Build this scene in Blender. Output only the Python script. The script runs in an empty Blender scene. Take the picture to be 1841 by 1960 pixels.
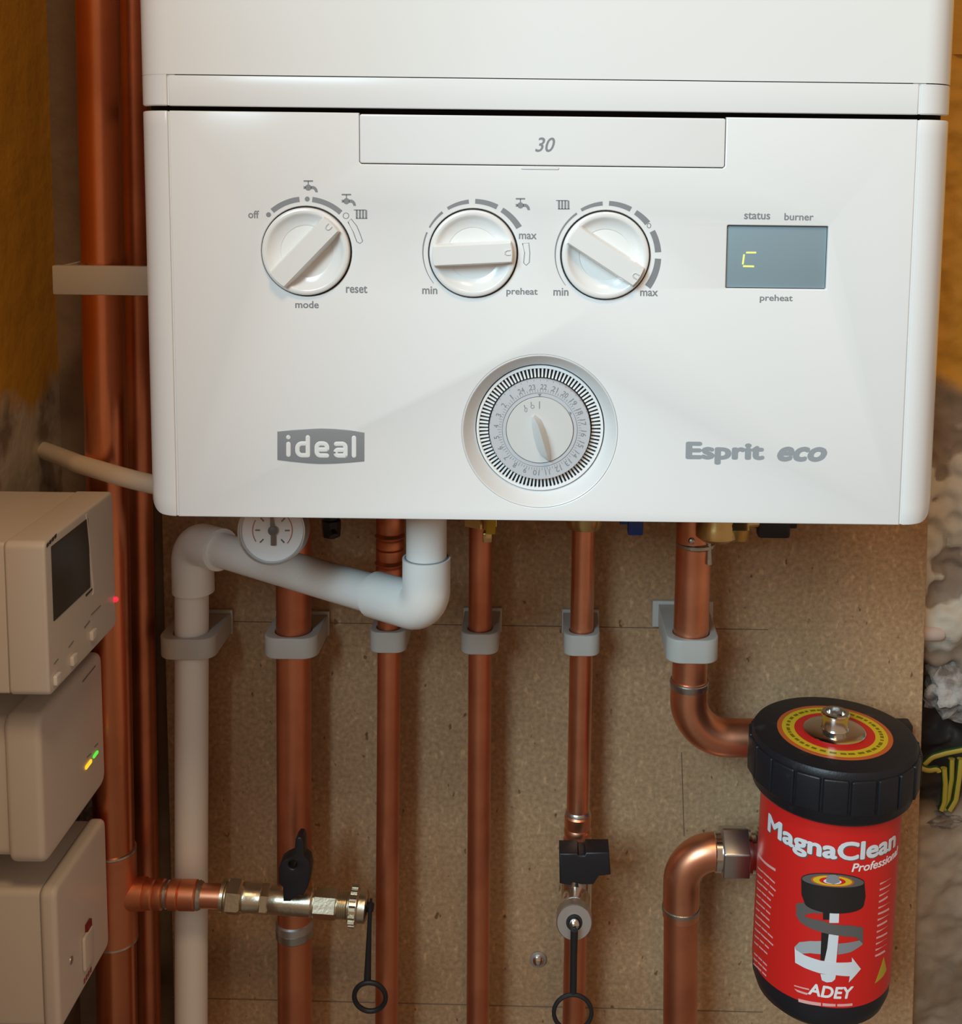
import bpy, bmesh, math, random
from mathutils import Vector, Matrix
random.seed(7)
PI = math.pi
SC = bpy.context.scene
COL = SC.collection

# ------------------------------------------------------------------ camera
W, H = 1841, 1960
FPX = 2300.0
PPX, PPY = 1050.0, 555.0
TH, RHO = math.radians(6.4), 0.012
CAM = Vector((0.0, -0.568, 1.45))
Fw = Vector((0, math.cos(TH), -math.sin(TH)))
R0 = Vector((1, 0, 0))
U0 = Vector((0, math.sin(TH), math.cos(TH)))
Rv = R0 * math.cos(RHO) + U0 * math.sin(RHO)
Uv = U0 * math.cos(RHO) - R0 * math.sin(RHO)
cd = bpy.data.cameras.new('camera')
cam = bpy.data.objects.new('camera', cd)
COL.objects.link(cam)
cd.sensor_width = 36.0
cd.sensor_fit = 'AUTO'
cd.lens = FPX * 36.0 / H
cd.shift_x = (W / 2 - PPX) / H
cd.shift_y = -(H / 2 - PPY) / H
cd.clip_start = 0.01
m = Matrix.Identity(4)
for i in range(3):
    m[i][0], m[i][1], m[i][2], m[i][3] = Rv[i], Uv[i], -Fw[i], CAM[i]
cam.matrix_world = m
SC.camera = cam

# ------------------------------------------------------------------ light
SC.view_settings.view_transform = 'Standard'
SC.view_settings.look = 'None'
SC.view_settings.gamma = 1
SC.view_settings.exposure = 0.0
wd = bpy.data.worlds.new('room_ambience')
SC.world = wd
wd.use_nodes = True
wd.node_tree.nodes['Background'].inputs[0].default_value = (1.0, 0.665, 0.45, 1)
wd.node_tree.nodes['Background'].inputs[1].default_value = 0.345


def area(name, loc, target, sx, sy, power, col):
    ld = bpy.data.lights.new(name, 'AREA')
    ld.shape = 'RECTANGLE'
    ld.size, ld.size_y = sx, sy
    ld.energy = power
    ld.color = col
    o = bpy.data.objects.new(name, ld)
    COL.objects.link(o)
    o.location = loc
    o.rotation_euler = (Vector(target) - Vector(loc)).to_track_quat('-Z', 'Y').to_euler()
    return o


area('window_daylight', (-1.05, -2.05, 2.5), (0.05, 0.1, 1.2), 1.0, 1.1, 65.0, (0.60, 0.87, 1.0))
area('warm_fill', (0.14, -0.80, 2.38), (0.0, 0.0, 1.3), 0.2, 0.2, 4.3, (1.0, 0.66, 0.34))  # unseen warm fill light, added to turn the boiler's left side cream


# ------------------------------------------------------------------ pixel -> place
def ray(px, py):
    return Fw + Rv * ((px - PPX) / FPX) + Uv * ((PPY - py) / FPX)


def P(px, py, Y):
    d = ray(px, py)
    return CAM + d * ((Y - CAM.y) / d.y)


def PX(px, py, X):
    d = ray(px, py)
    return CAM + d * ((X - CAM.x) / d.x)


def scale(p):                      # pixels per metre at a point
    return FPX / (Vector(p) - CAM).dot(Fw)


# ------------------------------------------------------------------ materials
def mat(name, col, rough=0.5, metal=0.0, spec=0.5, coat=0.0, emit=None, estr=0.0, noise=None, bump=None, trans=0.0):
    mt = bpy.data.materials.new(name)
    mt.use_nodes = True
    nt = mt.node_tree
    b = nt.nodes['Principled BSDF']
    b.inputs['Base Color'].default_value = (*col, 1)
    b.inputs['Roughness'].default_value = rough
    b.inputs['Metallic'].default_value = metal
    b.inputs['Specular IOR Level'].default_value = spec
    b.inputs['Coat Weight'].default_value = coat
    b.inputs['Coat Roughness'].default_value = 0.05
    b.inputs['Transmission Weight'].default_value = trans
    if emit:
        b.inputs['Emission Color'].default_value = (*emit, 1)
        b.inputs['Emission Strength'].default_value = estr
    if noise or bump:
        tc = nt.nodes.new('ShaderNodeTexCoord')
    if noise:                      # noise = (scale, second colour, low, high)
        n = nt.nodes.new('ShaderNodeTexNoise')
        n.inputs['Scale'].default_value = noise[0]
        n.inputs['Detail'].default_value = 6
        nt.links.new(tc.outputs['Object'], n.inputs['Vector'])
        r = nt.nodes.new('ShaderNodeValToRGB')
        r.color_ramp.elements[0].position = noise[2]
        r.color_ramp.elements[0].color = (*col, 1)
        r.color_ramp.elements[1].position = noise[3]
        r.color_ramp.elements[1].color = (*noise[1], 1)
        nt.links.new(n.outputs['Fac'], r.inputs['Fac'])
        nt.links.new(r.outputs['Color'], b.inputs['Base Color'])
    if bump:                       # bump = (scale, strength, distance)
        n2 = nt.nodes.new('ShaderNodeTexNoise')
        n2.inputs['Scale'].default_value = bump[0]
        n2.inputs['Detail'].default_value = 5
        nt.links.new(tc.outputs['Object'], n2.inputs['Vector'])
        bp = nt.nodes.new('ShaderNodeBump')
        bp.inputs['Strength'].default_value = bump[1]
        bp.inputs['Distance'].default_value = bump[2]
        nt.links.new(n2.outputs['Fac'], bp.inputs['Height'])
        nt.links.new(bp.outputs['Normal'], b.inputs['Normal'])
    return mt


M = {}
M['enamel'] = mat('white_enamel', (0.84, 0.84, 0.83), 0.16, spec=0.4)
M['plastic'] = mat('white_fascia_plastic', (0.84, 0.84, 0.84), 0.18, spec=0.4)
M['knob'] = mat('white_knob_plastic', (0.84, 0.84, 0.83), 0.2, spec=0.6)
M['dark'] = mat('dark_gap', (0.02, 0.02, 0.022), 0.6)
M['greyprint'] = mat('grey_print', (0.25, 0.255, 0.27), 0.5)
M['greyprint2'] = mat('light_grey_print', (0.33, 0.36, 0.39), 0.4)
M['badge'] = mat('badge_grey', (0.27, 0.28, 0.30), 0.35)
M['white'] = mat('white_print', (0.86, 0.86, 0.86), 0.4)
M['bezel'] = mat('timer_bezel_plastic', (0.78, 0.78, 0.78), 0.35)
M['timerknob'] = mat('timer_knob_grey', (0.66, 0.66, 0.65), 0.4)
M['dialgrey'] = mat('timer_dial_grey', (0.56, 0.57, 0.60), 0.45)
M['lcd'] = mat('blue_grey_display', (0.25, 0.34, 0.385), 0.12, spec=0.6)
M['digit'] = mat('lit_digit', (0.7, 0.8, 0.15), 0.5, emit=(0.75, 0.85, 0.18), estr=0.75)
M['copper'] = mat('copper', (0.72, 0.28, 0.15), 0.44, 1.0, noise=(22, (0.52, 0.18, 0.10), 0.42, 0.7), bump=(160, 0.06, 0.001))
M['coppernew'] = mat('bright_copper', (0.82, 0.37, 0.22), 0.36, 1.0, noise=(40, (0.68, 0.28, 0.16), 0.4, 0.7))
M['copperriser'] = mat('polished_copper', (0.74, 0.27, 0.13), 0.27, 1.0, noise=(14, (0.58, 0.20, 0.10), 0.42, 0.7), bump=(120, 0.05, 0.001))
M['solder'] = mat('solder', (0.48, 0.47, 0.44), 0.35, 1.0, bump=(300, 0.3, 0.001))
M['brass'] = mat('brass', (0.66, 0.50, 0.22), 0.28, 1.0, bump=(300, 0.1, 0.001))
M['nickel'] = mat('nickel_brass', (0.64, 0.58, 0.45), 0.3, 1.0, bump=(400, 0.12, 0.001))
M['chrome'] = mat('chrome', (0.72, 0.70, 0.66), 0.16, 1.0)
M['steel'] = mat('dull_steel', (0.6, 0.6, 0.6), 0.42, 1.0)
M['pvc'] = mat('white_waste_pipe_plastic', (0.82, 0.81, 0.78), 0.34)
M['clip'] = mat('clip_plastic', (0.50, 0.48, 0.44), 0.45)
M['box'] = mat('box_plastic', (0.72, 0.69, 0.66), 0.38)
M['boxdark'] = mat('thermostat_screen', (0.05, 0.05, 0.044), 0.35)
M['cable'] = mat('white_cable_sheath', (0.68, 0.62, 0.54), 0.5)
M['black'] = mat('black_plastic', (0.012, 0.012, 0.016), 0.42, bump=(500, 0.08, 0.001))
M['blackcap'] = mat('black_cap_plastic', (0.012, 0.0125, 0.016), 0.40, spec=0.35, bump=(700, 0.15, 0.0008), noise=(60, (0.05, 0.05, 0.055), 0.62, 0.8))
M['rubber'] = mat('black_rubber', (0.01, 0.01, 0.011), 0.55)
M['red'] = mat('red_label', (0.66, 0.018, 0.014), 0.35)
M['redpale'] = mat('pale_pink_print', (0.80, 0.42, 0.40), 0.4)
M['silver'] = mat('silver_print', (0.72, 0.75, 0.79), 0.4)
M['printdark'] = mat('dark_print', (0.018, 0.015, 0.015), 0.4)
M['printgrey'] = mat('mid_grey_print', (0.12, 0.11, 0.105), 0.4)
M['printgrey2'] = mat('pale_grey_print', (0.38, 0.41, 0.43), 0.4)
M['yellow'] = mat('yellow_print', (0.72, 0.50, 0.02), 0.35)
M['orange'] = mat('orange_print', (0.60, 0.12, 0.025), 0.35)
M['olive'] = mat('olive_print', (0.22, 0.15, 0.0), 0.5)
M['dullyellow'] = mat('dull_yellow_print', (0.50, 0.38, 0.03), 0.4)
M['blue'] = mat('blue_lever', (0.008, 0.045, 0.30), 0.4)
M['yellowlever'] = mat('yellow_lever', (0.60, 0.38, 0.01), 0.4)
M['gaugeface'] = mat('gauge_face', (0.74, 0.71, 0.70), 0.4)
M['needle'] = mat('gauge_needle', (0.03, 0.035, 0.04), 0.4)
M['redprint'] = mat('red_gauge_print', (0.35, 0.05, 0.05), 0.5)
M['led_green'] = mat('green_light', (0.1, 0.6, 0.05), 0.4, emit=(0.10, 0.75, 0.05), estr=1.0)
M['led_amber'] = mat('amber_light', (0.8, 0.5, 0.05), 0.4, emit=(1.0, 0.52, 0.02), estr=1.2)
M['led_red'] = mat('red_light', (0.6, 0.02, 0.04), 0.4, emit=(0.85, 0.03, 0.06), estr=0.9)
M['neon'] = mat('dark_red_lens', (0.20, 0.004, 0.006), 0.3)
M['stone'] = mat('grey_plaster_lump', (0.44, 0.39, 0.35), 0.9, noise=(70, (0.16, 0.13, 0.11), 0.42, 0.62), bump=(120, 0.8, 0.004))
M['rubble'] = mat('dark_rubble', (0.17, 0.12, 0.09), 0.9, noise=(90, (0.30, 0.25, 0.20), 0.5, 0.65), bump=(120, 0.8, 0.004))
M['pinkplug'] = mat('pink_plaster', (0.55, 0.43, 0.37), 0.6)
def thin_glass():
    mt = bpy.data.materials.new('thin_clear_lens')
    mt.use_nodes = True
    nt = mt.node_tree
    nt.nodes.clear()
    o_ = nt.nodes.new('ShaderNodeOutputMaterial')
    mx = nt.nodes.new('ShaderNodeMixShader')
    tr = nt.nodes.new('ShaderNodeBsdfTransparent')
    gl = nt.nodes.new('ShaderNodeBsdfGlossy')
    gl.inputs['Roughness'].default_value = 0.03
    mx.inputs[0].default_value = 0.08
    nt.links.new(tr.outputs[0], mx.inputs[1])
    nt.links.new(gl.outputs[0], mx.inputs[2])
    nt.links.new(mx.outputs[0], o_.inputs[0])
    return mt


M['glass'] = thin_glass()
M['nut'] = mat('dull_chrome', (0.50, 0.48, 0.45), 0.33, 1.0)


M['earth'] = mat('yellow_sheath', (0.42, 0.32, 0.035), 0.45)
M['earthgreen'] = mat('green_sheath_stripe', (0.025, 0.06, 0.015), 0.45)


def board_mat():
    mt = bpy.data.materials.new('chipboard')
    mt.use_nodes = True
    nt = mt.node_tree
    b = nt.nodes['Principled BSDF']
    b.inputs['Roughness'].default_value = 0.75
    b.inputs['Specular IOR Level'].default_value = 0.25
    tc = nt.nodes.new('ShaderNodeTexCoord')

    def noise(sc, det, lo, hi, c0, c1, stretch=None):
        n = nt.nodes.new('ShaderNodeTexNoise')
        n.inputs['Scale'].default_value = sc
        n.inputs['Detail'].default_value = det
        if stretch:
            mp = nt.nodes.new('ShaderNodeMapping')
            mp.inputs['Scale'].default_value = stretch
            mp.inputs['Rotation'].default_value = (0, 0.5, 0)
            nt.links.new(tc.outputs['Object'], mp.inputs['Vector'])
            nt.links.new(mp.outputs['Vector'], n.inputs['Vector'])
        else:
            nt.links.new(tc.outputs['Object'], n.inputs['Vector'])
        r = nt.nodes.new('ShaderNodeValToRGB')
        r.color_ramp.elements[0].position = lo
        r.color_ramp.elements[1].position = hi
        r.color_ramp.elements[0].color = (*c0, 1)
        r.color_ramp.elements[1].color = (*c1, 1)
        nt.links.new(n.outputs['Fac'], r.inputs['Fac'])
        return r, n

    def mul(a, c, f=1.0, mode='MULTIPLY'):
        x = nt.nodes.new('ShaderNodeMix')
        x.data_type = 'RGBA'
        x.blend_type = mode
        x.inputs[0].default_value = f
        nt.links.new(a, x.inputs[6])
        nt.links.new(c, x.inputs[7])
        return x.outputs[2]
    base, _ = noise(9, 4, 0.3, 0.7, (0.36, 0.222, 0.122), (0.49, 0.315, 0.182))
    grain, gn = noise(330, 3, 0.3, 0.72, (0.74, 0.73, 0.70), (1.16, 1.15, 1.12))
    chips, _ = noise(260, 2, 0.58, 0.72, (1, 1, 1), (1.34, 1.33, 1.30), (1, 1, 0.5))
    fleck, _ = noise(170, 2, 0.68, 0.73, (1, 1, 1), (0.45, 0.38, 0.32), (1.0, 1, 0.6))
    c = mul(base.outputs['Color'], grain.outputs['Color'])
    c = mul(c, chips.outputs['Color'])
    c = mul(c, fleck.outputs['Color'])
    nt.links.new(c, b.inputs['Base Color'])
    bp = nt.nodes.new('ShaderNodeBump')
    bp.inputs['Strength'].default_value = 0.15
    bp.inputs['Distance'].default_value = 0.001
    nt.links.new(gn.outputs['Fac'], bp.inputs['Height'])
    nt.links.new(bp.outputs['Normal'], b.inputs['Normal'])
    return mt


M['board'] = board_mat()


WALL_FACE = 0.240


def wall_mat(rough=False):
    mt = bpy.data.materials.new('broken_plaster' if rough else 'mustard_paint_over_plaster')
    mt.use_nodes = True
    nt = mt.node_tree
    b = nt.nodes['Principled BSDF']
    b.inputs['Roughness'].default_value = 0.62
    tc = nt.nodes.new('ShaderNodeTexCoord')
    sep = nt.nodes.new('ShaderNodeSeparateXYZ')
    nt.links.new(tc.outputs['Object'], sep.inputs[0])
    n = nt.nodes.new('ShaderNodeTexNoise')
    n.inputs['Scale'].default_value = 14
    n.inputs['Detail'].default_value = 7
    nt.links.new(tc.outputs['Object'], n.inputs['Vector'])
    # paint where z + noise is above the paint line
    a = nt.nodes.new('ShaderNodeMath')
    a.operation = 'MULTIPLY_ADD'
    nt.links.new(n.outputs['Fac'], a.inputs[0])
    a.inputs[1].default_value = 0.10
    nt.links.new(sep.outputs['Z'], a.inputs[2])
    mr = nt.nodes.new('ShaderNodeMapRange')
    mr.inputs['From Min'].default_value = 1.335
    mr.inputs['From Max'].default_value = 1.350
    nt.links.new(a.outputs[0], mr.inputs['Value'])
    # plaster: cream skim over brown render, by noise and height
    n2 = nt.nodes.new('ShaderNodeTexNoise')
    n2.inputs['Scale'].default_value = 30
    n2.inputs['Detail'].default_value = 6
    nt.links.new(tc.outputs['Object'], n2.inputs['Vector'])
    pl = nt.nodes.new('ShaderNodeValToRGB')
    pl.color_ramp.elements[0].position = 0.36
    pl.color_ramp.elements[0].color = (0.26, 0.20, 0.15, 1)
    pl.color_ramp.elements[1].position = 0.52
    pl.color_ramp.elements[1].color = (0.56, 0.50, 0.41, 1)
    if rough:                      # skim coat stands proud of the render: colour follows the relief
        rl = nt.nodes.new('ShaderNodeMapRange')
        rl.inputs['From Min'].default_value = WALL_FACE + 0.0035
        rl.inputs['From Max'].default_value = WALL_FACE - 0.0015
        nt.links.new(sep.outputs['Y'], rl.inputs['Value'])
        ad = nt.nodes.new('ShaderNodeMath')
        ad.operation = 'MULTIPLY_ADD'
        nt.links.new(n2.outputs['Fac'], ad.inputs[0])
        ad.inputs[1].default_value = 0.35
        md = nt.nodes.new('ShaderNodeMath')
        md.operation = 'MULTIPLY'
        md.inputs[1].default_value = 0.45
        nt.links.new(rl.outputs[0], md.inputs[0])
        nt.links.new(md.outputs[0], ad.inputs[2])
        nt.links.new(ad.outputs[0], pl.inputs['Fac'])
    else:
        nt.links.new(n2.outputs['Fac'], pl.inputs['Fac'])
    # brown render lower down
    low = nt.nodes.new('ShaderNodeMapRange')
    low.inputs['From Min'].default_value = 1.02
    low.inputs['From Max'].default_value = 1.06
    nt.links.new(sep.outputs['Z'], low.inputs['Value'])
    br = nt.nodes.new('ShaderNodeValToRGB')
    br.color_ramp.elements[0].position = 0.45
    br.color_ramp.elements[0].color = (0.20, 0.135, 0.085, 1)
    br.color_ramp.elements[1].position = 0.62
    br.color_ramp.elements[1].color = (0.36, 0.27, 0.19, 1)
    nt.links.new(n.outputs['Fac'], br.inputs['Fac'])
    m1 = nt.nodes.new('ShaderNodeMix')
    m1.data_type = 'RGBA'
    nt.links.new(low.outputs[0], m1.inputs[0])
    nt.links.new(br.outputs['Color'], m1.inputs[6])
    nt.links.new(pl.outputs['Color'], m1.inputs[7])
    m2 = nt.nodes.new('ShaderNodeMix')
    m2.data_type = 'RGBA'
    nt.links.new(mr.outputs[0], m2.inputs[0])
    nt.links.new(m1.outputs[2], m2.inputs[6])
    m2.inputs[7].default_value = (0.62, 0.32, 0.035, 1)
    nt.links.new(m2.outputs[2], b.inputs['Base Color'])
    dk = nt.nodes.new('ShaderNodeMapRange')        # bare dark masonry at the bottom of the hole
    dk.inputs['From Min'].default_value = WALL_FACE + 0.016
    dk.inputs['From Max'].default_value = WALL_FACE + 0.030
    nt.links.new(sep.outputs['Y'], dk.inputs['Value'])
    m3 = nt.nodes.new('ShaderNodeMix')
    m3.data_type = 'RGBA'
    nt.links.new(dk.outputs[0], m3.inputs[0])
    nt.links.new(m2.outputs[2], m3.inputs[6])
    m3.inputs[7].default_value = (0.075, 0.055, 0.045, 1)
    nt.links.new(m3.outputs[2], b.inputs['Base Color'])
    bp = nt.nodes.new('ShaderNodeBump')
    bp.inputs['Strength'].default_value = 0.5
    bp.inputs['Distance'].default_value = 0.006
    nt.links.new(n2.outputs['Fac'], bp.inputs['Height'])
    nt.links.new(bp.outputs['Normal'], b.inputs['Normal'])
    return mt


M['wall'] = wall_mat()
M['wallrough'] = wall_mat(True)
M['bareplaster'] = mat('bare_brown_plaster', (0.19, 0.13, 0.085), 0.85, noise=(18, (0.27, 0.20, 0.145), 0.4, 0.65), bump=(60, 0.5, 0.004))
M['floor'] = mat('floor_boards', (0.22, 0.17, 0.13), 0.6)


# ------------------------------------------------------------------ mesh helpers
def finish(bm, ang=35):
    bmesh.ops.recalc_face_normals(bm, faces=bm.faces[:])
    lim = math.radians(ang)
    for f in bm.faces:
        f.smooth = True
    for e in bm.edges:
        if len(e.link_faces) == 2:
            e.smooth = e.calc_face_angle(0) < lim
        else:
            e.smooth = False


def link(name, bm, material, parent=None, label=None, ang=35, fin=True):
    if fin:
        finish(bm, ang)
    me = bpy.data.meshes.new(name)
    if parent is not None:
        off = Vector(parent.get('_w', parent.location))
        bmesh.ops.translate(bm, verts=bm.verts[:], vec=-off)
    bm.to_mesh(me)
    bm.free()
    mats = material if isinstance(material, (list, tuple)) else [material]
    for k in mats:
        me.materials.append(k)
    o = bpy.data.objects.new(name, me)
    COL.objects.link(o)
    if parent is not None:
        o.parent = parent
        o['_w'] = list(off)
    if label:
        o['label'] = label
    return o


def thing(name, label, cat, loc, group=None):
    o = bpy.data.objects.new(name, None)
    o.empty_display_size = 0.02
    COL.objects.link(o)
    o.location = loc
    o['_w'] = list(loc)
    o['label'] = label
    o['category'] = cat
    if group:
        o['group'] = group
    return o


def tag(o, label, cat, group=None):
    o['label'] = label
    o['category'] = cat
    if group:
        o['group'] = group
    return o


def join(*bms):
    out = bms[0]
    for b in bms[1:]:
        me = bpy.data.meshes.new('t')
        b.to_mesh(me)
        b.free()
        out.from_mesh(me)
        bpy.data.meshes.remove(me)
    return out


def xf(bm, mtx):
    bmesh.ops.transform(bm, matrix=mtx, verts=bm.verts[:])
    return bm


def box(x0, x1, y0, y1, z0, z1, bev=0.0, seg=2):
    bm = bmesh.new()
    bmesh.ops.create_cube(bm, size=1)
    bmesh.ops.scale(bm, vec=(abs(x1 - x0), abs(y1 - y0), abs(z1 - z0)), verts=bm.verts[:])
    bmesh.ops.translate(bm, vec=((x0 + x1) / 2, (y0 + y1) / 2, (z0 + z1) / 2), verts=bm.verts[:])
    if bev:
        bmesh.ops.bevel(bm, geom=bm.edges[:], offset=bev, segments=seg, profile=0.5, affect='EDGES')
    return bm


def frame(axis):
    a = Vector(axis).normalized()
    t = Vector((0, -1, 0)) if abs(a.y) < 0.9 else Vector((1, 0, 0))
    u = (t - a * t.dot(a)).normalized()
    v = a.cross(u)
    return u, v, a


def lathe(prof, org, axis=(0, 0, 1), segs=40, phase=0.0, loop=False):
    """prof: list of (r, h) along axis"""
    u, v, a = frame(axis)
    org = Vector(org)
    bm = bmesh.new()
    rings = []
    for r, h in prof:
        if r < 1e-7:
            rings.append([bm.verts.new(org + a * h)])
        else:
            rings.append([bm.verts.new(org + a * h + (u * math.cos(2 * PI * k / segs + phase) + v * math.sin(2 * PI * k / segs + phase)) * r) for k in range(segs)])
    for i in range(len(rings) - 1):
        A, B = rings[i], rings[i + 1]
        for k in range(segs):
            k2 = (k + 1) % segs
            if len(A) == 1 and len(B) == 1:
                continue
            if len(A) == 1:
                bm.faces.new((A[0], B[k2], B[k]))
            elif len(B) == 1:
                bm.faces.new((A[k], A[k2], B[0]))
            else:
                bm.faces.new((A[k], A[k2], B[k2], B[k]))
    if loop:
        A, B = rings[-1], rings[0]
        for k in range(segs):
            k2 = (k + 1) % segs
            bm.faces.new((A[k], A[k2], B[k2], B[k]))
        return bm
    if len(rings[0]) > 1:
        bm.faces.new(rings[0][::-1])
    if len(rings[-1]) > 1:
        bm.faces.new(rings[-1])
    return bm


def fillet(pts, rad, n=10):
    pts = [Vector(p) for p in pts]
    rads = rad if isinstance(rad, (list, tuple)) else [rad] * len(pts)
    out = [pts[0]]
    for i in range(1, len(pts) - 1):
        a, b, c = pts[i - 1], pts[i], pts[i + 1]
        d1, d2 = (a - b).normalized(), (c - b).normalized()
        ang = d1.angle(d2)
        r = rads[i]
        if r < 1e-6 or ang > PI - 0.01:
            out.append(b)
            continue
        t = min(r / math.tan(ang / 2), (a - b).length * 0.95, (c - b).length * 0.95)
        r = t * math.tan(ang / 2)
        cen = b + (d1 + d2).normalized() * (r / math.sin(ang / 2))
        s, e = b + d1 * t - cen, b + d2 * t - cen
        tot = s.angle(e)
        ax = s.cross(e).normalized()
        for k in range(n + 1):
            out.append(cen + Matrix.Rotation(tot * k / n, 3, ax) @ s)
    out.append(pts[-1])
    return out


def tube(pts, r, segs=24, closed=False):
    pts = [Vector(p) for p in pts]
    n = len(pts)
    rr = r if isinstance(r, (list, tuple)) else [r] * n
    bm = bmesh.new()
    rings = []
    prev = None
    for i in range(n):
        if closed:
            d = (pts[(i + 1) % n] - pts[i - 1]).normalized()
        elif i == 0:
            d = (pts[1] - pts[0]).normalized()
        elif i == n - 1:
            d = (pts[-1] - pts[-2]).normalized()
        else:
            d = ((pts[i + 1] - pts[i]).normalized() + (pts[i] - pts[i - 1]).normalized()).normalized()
        if prev is None:
            u, v, _ = frame(d)
        else:
            u = (prev - d * prev.dot(d)).normalized()
            v = d.cross(u)
        prev = u
        rings.append([bm.verts.new(pts[i] + (u * math.cos(2 * PI * k / segs) + v * math.sin(2 * PI * k / segs)) * rr[i]) for k in range(segs)])
    for i in range(n if closed else n - 1):
        A, B = rings[i], rings[(i + 1) % n]
        for k in range(segs):
            bm.faces.new((A[k], A[(k + 1) % segs], B[(k + 1) % segs], B[k]))
    if not closed:
        bm.faces.new(rings[0][::-1])
        bm.faces.new(rings[-1])
    return bm


DG = bpy.context.evaluated_depsgraph_get


def obj_to_bm(cu):
    o = bpy.data.objects.new('tmp', cu)
    COL.objects.link(o)
    bpy.context.view_layer.update()
    dg = DG()
    me = bpy.data.meshes.new_from_object(o.evaluated_get(dg))
    bm = bmesh.new()
    bm.from_mesh(me)
    bpy.data.objects.remove(o)
    bpy.data.curves.remove(cu)
    bpy.data.meshes.remove(me)
    return bm


def plate(loops, z0, z1, bev=0.0, seg=2):
    """extruded 2-D outline with holes, from z0 to z1 along local z"""
    cu = bpy.data.curves.new('c', 'CURVE')
    cu.dimensions = '2D'
    cu.fill_mode = 'BOTH'
    cu.extrude = max((z1 - z0) / 2 - bev, 1e-6)
    cu.bevel_depth = bev
    cu.bevel_resolution = seg
    if bev:
        cu.offset = -bev
    for lp in loops:
        sp = cu.splines.new('POLY')
        sp.points.add(len(lp) - 1)
        for i, p in enumerate(lp):
            sp.points[i].co = (p[0], p[1], 0, 1)
        sp.use_cyclic_u = True
    bm = obj_to_bm(cu)
    bmesh.ops.remove_doubles(bm, verts=bm.verts[:], dist=1e-7)
    bmesh.ops.translate(bm, vec=(0, 0, (z0 + z1) / 2), verts=bm.verts[:])
    return bm


def rrect(x0, y0, x1, y1, r, n=6, corners='1111'):
    out = []
    cs = [(x1 - r, y1 - r, 0), (x0 + r, y1 - r, 90), (x0 + r, y0 + r, 180), (x1 - r, y0 + r, 270)]
    pt = [(x1, y1), (x0, y1), (x0, y0), (x1, y0)]
    for i, (cx, cy, a0) in enumerate(cs):
        if corners[i] == '0' or r <= 0:
            out.append(pt[i])
        else:
            for k in range(n + 1):
                a = math.radians(a0 + 90 * k / n)
                out.append((cx + r * math.cos(a), cy + r * math.sin(a)))
    return out


def circ(cx, cy, r, n=64, a0=0, a1=2 * PI):
    full = abs(a1 - a0 - 2 * PI) < 1e-6
    return [(cx + r * math.cos(a0 + (a1 - a0) * k / (n if full else n - 1)), cy + r * math.sin(a0 + (a1 - a0) * k / (n if full else n - 1))) for k in range(n)]


def arcband(cx, cy, r0, r1, a0, a1, n=24):
    a0, a1 = math.radians(a0), math.radians(a1)
    return circ(cx, cy, r1, n, a0, a1) + circ(cx, cy, r0, n, a0, a1)[::-1]


def text(s, bold=0.0, shear=0.0, space=1.0, extr=0.0):
    cu = bpy.data.curves.new('t', 'FONT')
    cu.body = s
    cu.size = 1
    cu.shear = shear
    cu.space_character = space
    cu.extrude = extr
    cu.resolution_u = 4
    bm = obj_to_bm(cu)
    if bold:
        src = bm
        bm = src.copy()
        for k in range(8):
            c = src.copy()
            a = k * PI / 4
            bmesh.ops.translate(c, vec=(bold * math.cos(a), bold * math.sin(a), -3e-6 * (k + 1)), verts=c.verts[:])
            bm = join(bm, c)
        src.free()
    return bm


def fit(bm, x0, y0, x1, y1, keep=False):
    xs = [v.co.x for v in bm.verts]
    ys = [v.co.y for v in bm.verts]
    ax, bx, ay, by = min(xs), max(xs), min(ys), max(ys)
    sx, sy = (x1 - x0) / (bx - ax), (y1 - y0) / (by - ay)
    for v in bm.verts:
        v.co.x = x0 + (v.co.x - ax) * sx
        v.co.y = y0 + (v.co.y - ay) * sy
    return bm


def thick(bm, t):                   # give a flat fill a small real thickness along local z
    g = bmesh.ops.extrude_face_region(bm, geom=bm.faces[:])
    bmesh.ops.translate(bm, vec=(0, 0, t), verts=[e for e in g['geom'] if isinstance(e, bmesh.types.BMVert)])
    return bm


def flat_poly(pts, t=0.0):
    bm = bmesh.new()
    f = bm.faces.new([bm.verts.new((p[0], p[1], 0)) for p in pts])
    bmesh.ops.triangulate(bm, faces=[f])
    if t:
        thick(bm, t)
    return bm


FRONT = Matrix(((1, 0, 0, 0), (0, 0, -1, 0), (0, 1, 0, 0), (0, 0, 0, 1)))     # local x,y,z -> x, z, towards the viewer
def front(Y):
    return Matrix.Translation((0, Y, 0)) @ FRONT
SIDE = Matrix(((0, 0, 1, 0), (1, 0, 0, 0), (0, 1, 0, 0), (0, 0, 0, 1)))       # local x,y,z -> y, z, +x
def side(X):
    return Matrix.Translation((X, 0, 0)) @ SIDE


def q(px, py, Y=0.0):
    p = P(px, py, Y)
    return (p.x, p.z)


def qs(px, py, X):
    p = PX(px, py, X)
    return (p.y, p.z)


# ------------------------------------------------------------------ setting
BY = 0.218                       # face of the board
WY = 0.240                       # face of the back wall
LX = P(117, 850, WY).x           # face of the left wall
bz0, bz1 = 0.70, 1.95
xl, xr0, xr1 = P(322, 1500, BY).x, P(1776, 1010, BY).x, P(1747, 1960, BY).x
print('board edge', xr0, xr1)

bm = box(LX - 0.10, LX, -0.40, WY, 0.0, 2.4)
o = link('wall_left', bm, M['wall'])
o['kind'] = 'structure'

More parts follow.
